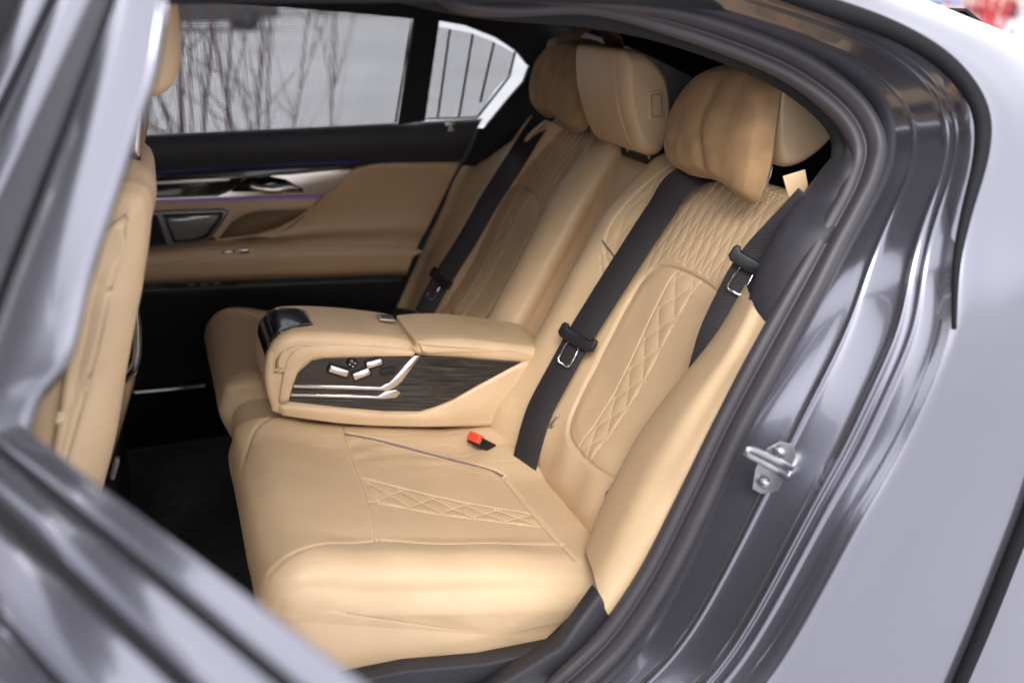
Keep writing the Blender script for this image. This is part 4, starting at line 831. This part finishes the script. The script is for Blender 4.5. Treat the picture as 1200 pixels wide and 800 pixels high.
HB = fd("handle_bowl", [(-0.21, 0.671, 0.742), (-0.19, 0.671, 0.764), (-0.164, 0.672, 0.775), (-0.116, 0.671, 0.776), (-0.075, 0.671, 0.765), (-0.032, 0.671, 0.736), (-0.037, 0.671, 0.73)], .002, GLOSS, FD, bev=.0)
V, F = tube(catmull(np.array([(-0.167, 0.655, 0.757), (-0.141, 0.655, 0.749), (-0.106, 0.655, 0.744), (-0.067, 0.655, 0.748), (-0.047, 0.655, 0.74)]), 24), np.interp(np.linspace(0, 1, 24), [0, .3, .6, 1], [.006, .011, .012, .005]), 12); obj("door_handle", V, F, SATIN, FD)
V, F = tube(catmull(np.array([(-0.413, 0.672, 0.733), (-0.244, 0.672, 0.725), (-0.11, 0.672, 0.719), (0.01, 0.672, 0.713)]), 30), .0022, 6)
GLOW = mat("violet_light_line", (.3, .15, .7), .4); GLOW.node_tree.nodes["Principled BSDF"].inputs["Emission Color"].default_value = (.45, .2, 1, 1); GLOW.node_tree.nodes["Principled BSDF"].inputs["Emission Strength"].default_value = .03
obj("light_line", V, F, GLOW, FD)
GLOWB = mat("blue_light_line", (.02, .02, .2), .4); GLOWB.node_tree.nodes["Principled BSDF"].inputs["Emission Color"].default_value = (.05, .05, 1, 1); GLOWB.node_tree.nodes["Principled BSDF"].inputs["Emission Strength"].default_value = .007
V, F = tube(catmull(np.array([(-0.405, 0.672, 0.8), (-0.247, 0.672, 0.803), (-0.082, 0.672, 0.802), (0.112, 0.672, 0.798)]), 30), .0022, 6); obj("light_line", V, F, GLOWB, FD)
# storage flap, dark pocket and speaker grille
SB = fd("storage_frame", [(-0.514, 0.684, 0.704), (-0.417, 0.684, 0.705), (-0.357, 0.684, 0.705), (-0.232, 0.684, 0.699), (-0.22, 0.684, 0.69), (-0.235, 0.684, 0.67), (-0.263, 0.684, 0.632), (-0.285, 0.684, 0.617), (-0.357, 0.684, 0.614), (-0.431, 0.684, 0.614), (-0.525, 0.684, 0.616)], .010, GREYMET, bev=.004)
fd("flap_gap", [(-0.378, 0.674, 0.697), (-0.233, 0.674, 0.693), (-0.243, 0.674, 0.673), (-0.278, 0.674, 0.632), (-0.305, 0.674, 0.625), (-0.36, 0.674, 0.625)], .001, BLACKP, FD, bev=0)
fd("storage_flap", [(-0.373, 0.673, 0.692), (-0.242, 0.673, 0.689), (-0.251, 0.673, 0.673), (-0.282, 0.673, 0.639), (-0.307, 0.673, 0.63), (-0.356, 0.673, 0.629)], .008, GREYMET, FD, bev=.004)
fd("flap_grip", [(-0.363, 0.664, 0.689), (-0.267, 0.664, 0.687), (-0.27, 0.664, 0.68), (-0.36, 0.664, 0.682)], .003, CHROME, FD, bev=.001)
fd("pocket", [(-0.514, 0.674, 0.7), (-0.39, 0.674, 0.697), (-0.375, 0.674, 0.622), (-0.524, 0.674, 0.623)], .001, FABRIC, FD, bev=0)
fd("speaker_rim", [(-0.264, 0.692, 0.615), (-0.222, 0.692, 0.667), (-0.184, 0.692, 0.686), (-0.152, 0.692, 0.69), (-0.01, 0.692, 0.686), (-0.043, 0.692, 0.659), (-0.093, 0.692, 0.634), (-0.158, 0.692, 0.62)], .008, LEATHER2, bev=.003)
fd("speaker_grille", [(-0.252, 0.684, 0.623), (-0.216, 0.684, 0.664), (-0.181, 0.684, 0.682), (-0.149, 0.684, 0.687), (-0.021, 0.684, 0.683), (-0.051, 0.684, 0.662), (-0.098, 0.684, 0.641), (-0.161, 0.684, 0.626)], .0015, SPEAKER, bev=0)
SWP = fd("switch_plate", [(-0.277, 0.638, 0.61), (-0.174, 0.638, 0.605), (-0.173, 0.638, 0.587), (-0.274, 0.638, 0.592)], .004, LEATHER2, bev=.002)
for t in ([(-0.249, 0.632, 0.604), (-0.224, 0.632, 0.603), (-0.225, 0.632, 0.597), (-0.249, 0.632, 0.598)], [(-0.218, 0.632, 0.606), (-0.183, 0.632, 0.605), (-0.184, 0.632, 0.594), (-0.219, 0.632, 0.595)]): fd("window_switch", t, .008, CHROME, FD, bev=.002)
# dark lower panel, seat memory buttons and sill plate
G = rows_surface([[(-0.655, 0.7, 0.52), (-0.439, 0.7, 0.514), (-0.168, 0.7, 0.5), (0.218, 0.7, 0.478)], [(-0.657, 0.69, 0.502), (-0.442, 0.69, 0.492), (-0.171, 0.69, 0.478), (0.215, 0.69, 0.455)], [(-0.686, 0.72, 0.32), (-0.463, 0.72, 0.314), (-0.183, 0.72, 0.302), (0.166, 0.72, 0.284)], [(-0.702, 0.73, 0.213), (-0.475, 0.73, 0.211), (-0.191, 0.73, 0.2), (0.115, 0.73, 0.184)]], 40, 30)
obj("lower_panel", G, gridfaces(*G.shape[:2]), BLACKP, FD)
MP = fd("memory_panel", [(-0.398, 0.695, 0.522), (-0.197, 0.695, 0.513), (-0.221, 0.695, 0.491), (-0.38, 0.695, 0.496)], .005, BLACKP, bev=.001)
for x in ([(-0.337, 0.689, 0.512), (-0.319, 0.689, 0.511), (-0.319, 0.689, 0.506), (-0.338, 0.689, 0.507)], [(-0.308, 0.689, 0.51), (-0.288, 0.689, 0.509), (-0.288, 0.689, 0.504), (-0.309, 0.689, 0.505)], [(-0.277, 0.689, 0.509), (-0.258, 0.689, 0.509), (-0.259, 0.689, 0.503), (-0.278, 0.689, 0.504)]): fd("memory_button", x, .003, GREYMET, FD, bev=.0005)
# window: frame, pillar, glass, shade
def lean(y0, z): return y0
fd("rear_post", [(0.214, 0.655, 0.891), (0.263, 0.655, 1.142), (0.266, 0.655, 1.229), (0.34, 0.655, 1.229), (0.325, 0.655, 1.139), (0.282, 0.655, 0.897)], .02, FABRIC, bev=.004)
fd("window_top_rail", [(-0.473, 0.64, 1.266), (-0.316, 0.64, 1.199), (-0.115, 0.64, 1.181), (0.083, 0.64, 1.164), (0.26, 0.64, 1.146), (0.32, 0.64, 1.141), (0.393, 0.64, 1.128), (0.472, 0.64, 1.098), (0.528, 0.64, 1.063), (0.558, 0.64, 1.028), (0.661, 0.64, 1.06), (0.656, 0.64, 1.31), (-0.469, 0.64, 1.301)], .03, FABRIC, bev=.0)
fd("chrome_edge", [(0.209, 0.668, 0.894), (0.26, 0.668, 1.143), (0.267, 0.668, 1.143), (0.215, 0.668, 0.894)], .003, SATIN, bev=0)
fd("side_window", [(-0.567, 0.7, 0.872), (-0.388, 0.7, 1.248), (0.29, 0.7, 1.209), (0.255, 0.7, 0.851), (-0.399, 0.7, 0.853)], .004, GLASS, bev=0, smooth=False)
fd("sunshade", [(-0.565, 0.685, 0.882), (-0.389, 0.685, 1.239), (0.271, 0.685, 1.153), (0.219, 0.685, 0.885), (-0.395, 0.685, 0.883)], .001, SHADE, bev=0, smooth=False)
fd("quarter_window", [(0.274, 0.7, 0.872), (0.329, 0.7, 1.158), (0.446, 0.7, 1.135), (0.552, 0.7, 1.08), (0.612, 0.7, 1.025), (0.54, 0.7, 0.905), (0.443, 0.7, 0.864)], .004, GLASS, bev=0, smooth=False)
QS = fd("quarter_shade", [(0.29, 0.685, 0.897), (0.335, 0.685, 1.125), (0.423, 0.685, 1.107), (0.487, 0.685, 1.083), (0.539, 0.685, 1.056), (0.53, 0.685, 1.004), (0.487, 0.685, 0.964), (0.443, 0.685, 0.902), (0.431, 0.685, 0.893)], .001, SHADE, bev=0, smooth=False)
for tx_ in ([(0.365, 0.68, 1.117), (0.327, 0.68, 0.898)], [(0.426, 0.68, 1.105), (0.385, 0.68, 0.898)], [(0.483, 0.68, 1.083), (0.444, 0.68, 0.933)], [(0.542, 0.68, 1.06), (0.525, 0.68, 0.996)], [(0.525, 0.68, 0.996), (0.437, 0.68, 0.896)]):
    V, F = tube(np.array(tx_), .0032, 6); obj("shade_rib", V, F, BLACKP, FD)
V, F = tube(catmull(np.array([(0.285, 0.675, 0.898), (0.365, 0.675, 0.896), (0.435, 0.675, 0.895)]), 10), .003, 6); obj("lower_edge", V, F, SATIN, FD)
fd("shade_hook", [(0.337, 0.65, 0.889), (0.365, 0.65, 0.89), (0.362, 0.65, 0.881), (0.355, 0.65, 0.879), (0.364, 0.65, 0.868), (0.343, 0.65, 0.866), (0.351, 0.65, 0.879), (0.339, 0.65, 0.88)], .004, SATIN, bev=.001)
fd("window_corner", [(0.443, 0.655, 0.87), (0.505, 0.655, 0.938), (0.552, 0.655, 0.986), (0.569, 0.655, 1.027), (0.619, 0.655, 1.039), (0.621, 0.655, 0.884), (0.524, 0.655, 0.798), (0.392, 0.655, 0.783), (0.429, 0.655, 0.871)], .02, FABRIC, bev=0)
V, F = tube(np.array([(-0.524, 0.7, 0.242), (-0.494, 0.7, 0.231), (-0.41, 0.7, 0.228), (-0.324, 0.7, 0.228)]), .006, 8); obj("sill_plate", V, F, SATIN, BODY)

# ------------------------------------------------------------------ open door in the foreground
OD = BODY
q0 = np.array((-0.524, -0.999, 0.9)); wang = R(63.8); e1 = np.array((math.cos(wang), -math.sin(wang), 0)); nx = np.array((-math.sin(wang), -math.cos(wang), 0))
def along(profile, s0, s1, n=3):
    pf = np.asarray(profile, float); ss = np.linspace(s0, s1, n)
    return np.array([[q0*np.array([1, 1, 0])+e1*s+nx*o+np.array([0, 0, z]) for o, z in pf] for s in ss])
def strip(name, profile, mt, s0=-.30, s1=1.05, k=30):
    pf = catmull(profile, k) if len(profile) > 2 else np.array(profile); G = along(pf, s0, s1); V, F = thicken(G, -nx*.003-np.array([0, 0, .004])); return obj(name, V, F, mt, OD)
OD = strip("door", [(0.0799, 0.8181), (0.0883, 0.8137), (0.0983, 0.8037), (0.1203, 0.7797)]+[(.135, .62), (.14, .45), (.13, .2), (.10, .05)], PAINT)
OD["label"] = "open grey rear door in the blurred foreground with its window lowered"
strip("inner_rail", [(-.02, .80), (-.010, .855)]+[(0.0008, 0.8992), (0.0045, 0.897), (0.0101, 0.8914), (0.0146, 0.8854)], PAINT)
strip("glass_slot", [(0.0135, 0.8845), (0.0155, 0.8785), (0.0202, 0.8758)], DARKRUB)
strip("belt_moulding", [(0.02, 0.878), (0.0253, 0.8757), (0.0305, 0.8715), (0.0348, 0.8662), (0.0377, 0.8603)], PAINT)
strip("belt_seal", [(0.0363, 0.8597), (0.0399, 0.8531), (0.0459, 0.8501)], DARKRUB)
strip("shoulder", [(0.0457, 0.8523), (0.0523, 0.8497), (0.0616, 0.8414), (0.07, 0.832), (0.076, 0.822)], PAINT)
strip("shadow_gap", [(0.0744, 0.8206), (0.0763, 0.8157), (0.0794, 0.8146)], DARKRUB)
G = along([(-.022, .82), (-.05, .74), (-.09, .6), (-.11, .5), (-.09, .3), (-.07, .05)], -.05, 1.05); V, F = thicken(G, -nx*-.01); obj("inner_panel", V, F, BLACKP, OD)
V, F = slab(along([(-.07, .06), (-.085, .55), (-.02, .80), (.0, .87), (.05, .72), (.06, .2), (.04, .06)], 1.04, 1.05)[0], e1, .012, .002); obj("end_panel", V, F, PAINT, OD)
fr_o = [(-0.353, -1.008, 1.269), (-0.359, -1.035, 1.227), (-0.364, -1.045, 1.206), (-0.374, -1.054, 1.172), (-0.387, -1.056, 1.142), (-0.403, -1.057, 1.105), (-0.421, -1.059, 1.064), (-0.439, -1.061, 1.022), (-0.452, -1.066, 0.986), (-0.46, -1.069, 0.965), (-0.47, -1.064, 0.948), (-0.485, -1.051, 0.929), (-0.496, -1.046, 0.912), (-0.506, -1.048, 0.887)]
fr_i = [(-0.366, -0.981, 1.27), (-0.388, -0.977, 1.226), (-0.399, -0.974, 1.204), (-0.419, -0.969, 1.166), (-0.435, -0.966, 1.134), (-0.456, -0.961, 1.092), (-0.479, -0.957, 1.046), (-0.504, -0.952, 0.997), (-0.524, -0.948, 0.956), (-0.537, -0.945, 0.93), (-0.546, -0.943, 0.913), (-0.554, -0.942, 0.895), (-0.563, -0.941, 0.877), (-0.577, -0.938, 0.849)]
a_, b_ = catmull(fr_o, 50), catmull(fr_i, 50); mid_ = a_*.5+b_*.5+nx*.010; m2_ = a_*.85+b_*.15+nx*.004
G = np.stack([a_-nx*.003, a_, m2_, mid_, b_*.9+a_*.1+nx*.006, b_], 1); G = np.array([catmull(g, 24) for g in G]); V, F = thicken(G, -nx*.004); obj("window_frame", V, F, PAINT, OD)
def fstrip(name, ta, tb, mt, lift):
    a_, b_ = catmull(ta, 20), catmull(tb, 20); G = np.stack([a_, a_*.5+b_*.5+nx*lift, b_], 1); G = np.array([catmull(g, 10) for g in G]); V, F = thicken(G, -nx*.01); obj(name, V, F, mt, OD)
fstrip("glass_channel", [(-0.366, -0.951, 1.271), (-0.389, -0.947, 1.225), (-0.437, -0.936, 1.13), (-0.483, -0.927, 1.039), (-0.529, -0.918, 0.946)], [(-0.378, -0.927, 1.271), (-0.401, -0.922, 1.225), (-0.45, -0.911, 1.128), (-0.498, -0.899, 1.034), (-0.547, -0.888, 0.938)], DARKRUB, .0)
fstrip("pillar_cover", [(-0.376, -0.95, 1.271), (-0.399, -0.945, 1.225), (-0.448, -0.933, 1.13), (-0.495, -0.92, 1.039), (-0.543, -0.909, 0.945)], [(-0.386, -0.931, 1.271), (-0.414, -0.915, 1.225), (-0.474, -0.884, 1.125), (-0.534, -0.853, 1.027), (-0.597, -0.821, 0.922)], DARKTRIM, .004)
fstrip("outer_frame", [(-0.386, -0.941, 1.271), (-0.414, -0.926, 1.225), (-0.473, -0.895, 1.127), (-0.532, -0.864, 1.029), (-0.594, -0.833, 0.926)], [(-0.412, -0.886, 1.272), (-0.441, -0.872, 1.224), (-0.505, -0.836, 1.121), (-0.573, -0.794, 1.017), (-0.646, -0.748, 0.904)], PAINT, .006)
fstrip("frame_seal", [(-0.412, -0.874, 1.273), (-0.441, -0.859, 1.224), (-0.506, -0.823, 1.119), (-0.575, -0.779, 1.013), (-0.65, -0.732, 0.899)], [(-0.426, -0.843, 1.273), (-0.456, -0.828, 1.223), (-0.524, -0.789, 1.116), (-0.598, -0.74, 1.006), (-0.676, -0.689, 0.888)], DARKRUB, 0)
fstrip("front_frame", [(-0.426, -0.858, 1.273), (-0.454, -0.844, 1.224), (-0.521, -0.806, 1.118), (-0.595, -0.755, 1.01), (-0.672, -0.706, 0.893)], [(-0.446, -0.816, 1.274), (-0.478, -0.796, 1.223), (-0.546, -0.759, 1.113), (-0.618, -0.714, 1.002), (-0.699, -0.66, 0.881)], PAINT, .004)
fstrip("front_edge", [(-0.446, -0.803, 1.274), (-0.479, -0.783, 1.223), (-0.548, -0.744, 1.111), (-0.622, -0.698, 0.999), (-0.704, -0.644, 0.876)], [(-0.516, -0.656, 1.278), (-0.552, -0.636, 1.22), (-0.631, -0.59, 1.096), (-0.703, -0.556, 0.973), (-0.8, -0.485, 0.835)], DARKRUB, 0)
tb = np.array([(-0.35, -1.015, 1.269)][0]); V, F = tube([tb+np.array([-.02, .08, -.01]), tb+np.array([0, 0, .02]), tb+e1*.3+np.array([0, 0, .05]), tb+e1*.9+np.array([0, 0, .03])], .022, 10); obj("top_rail", V, F, PAINT, OD)
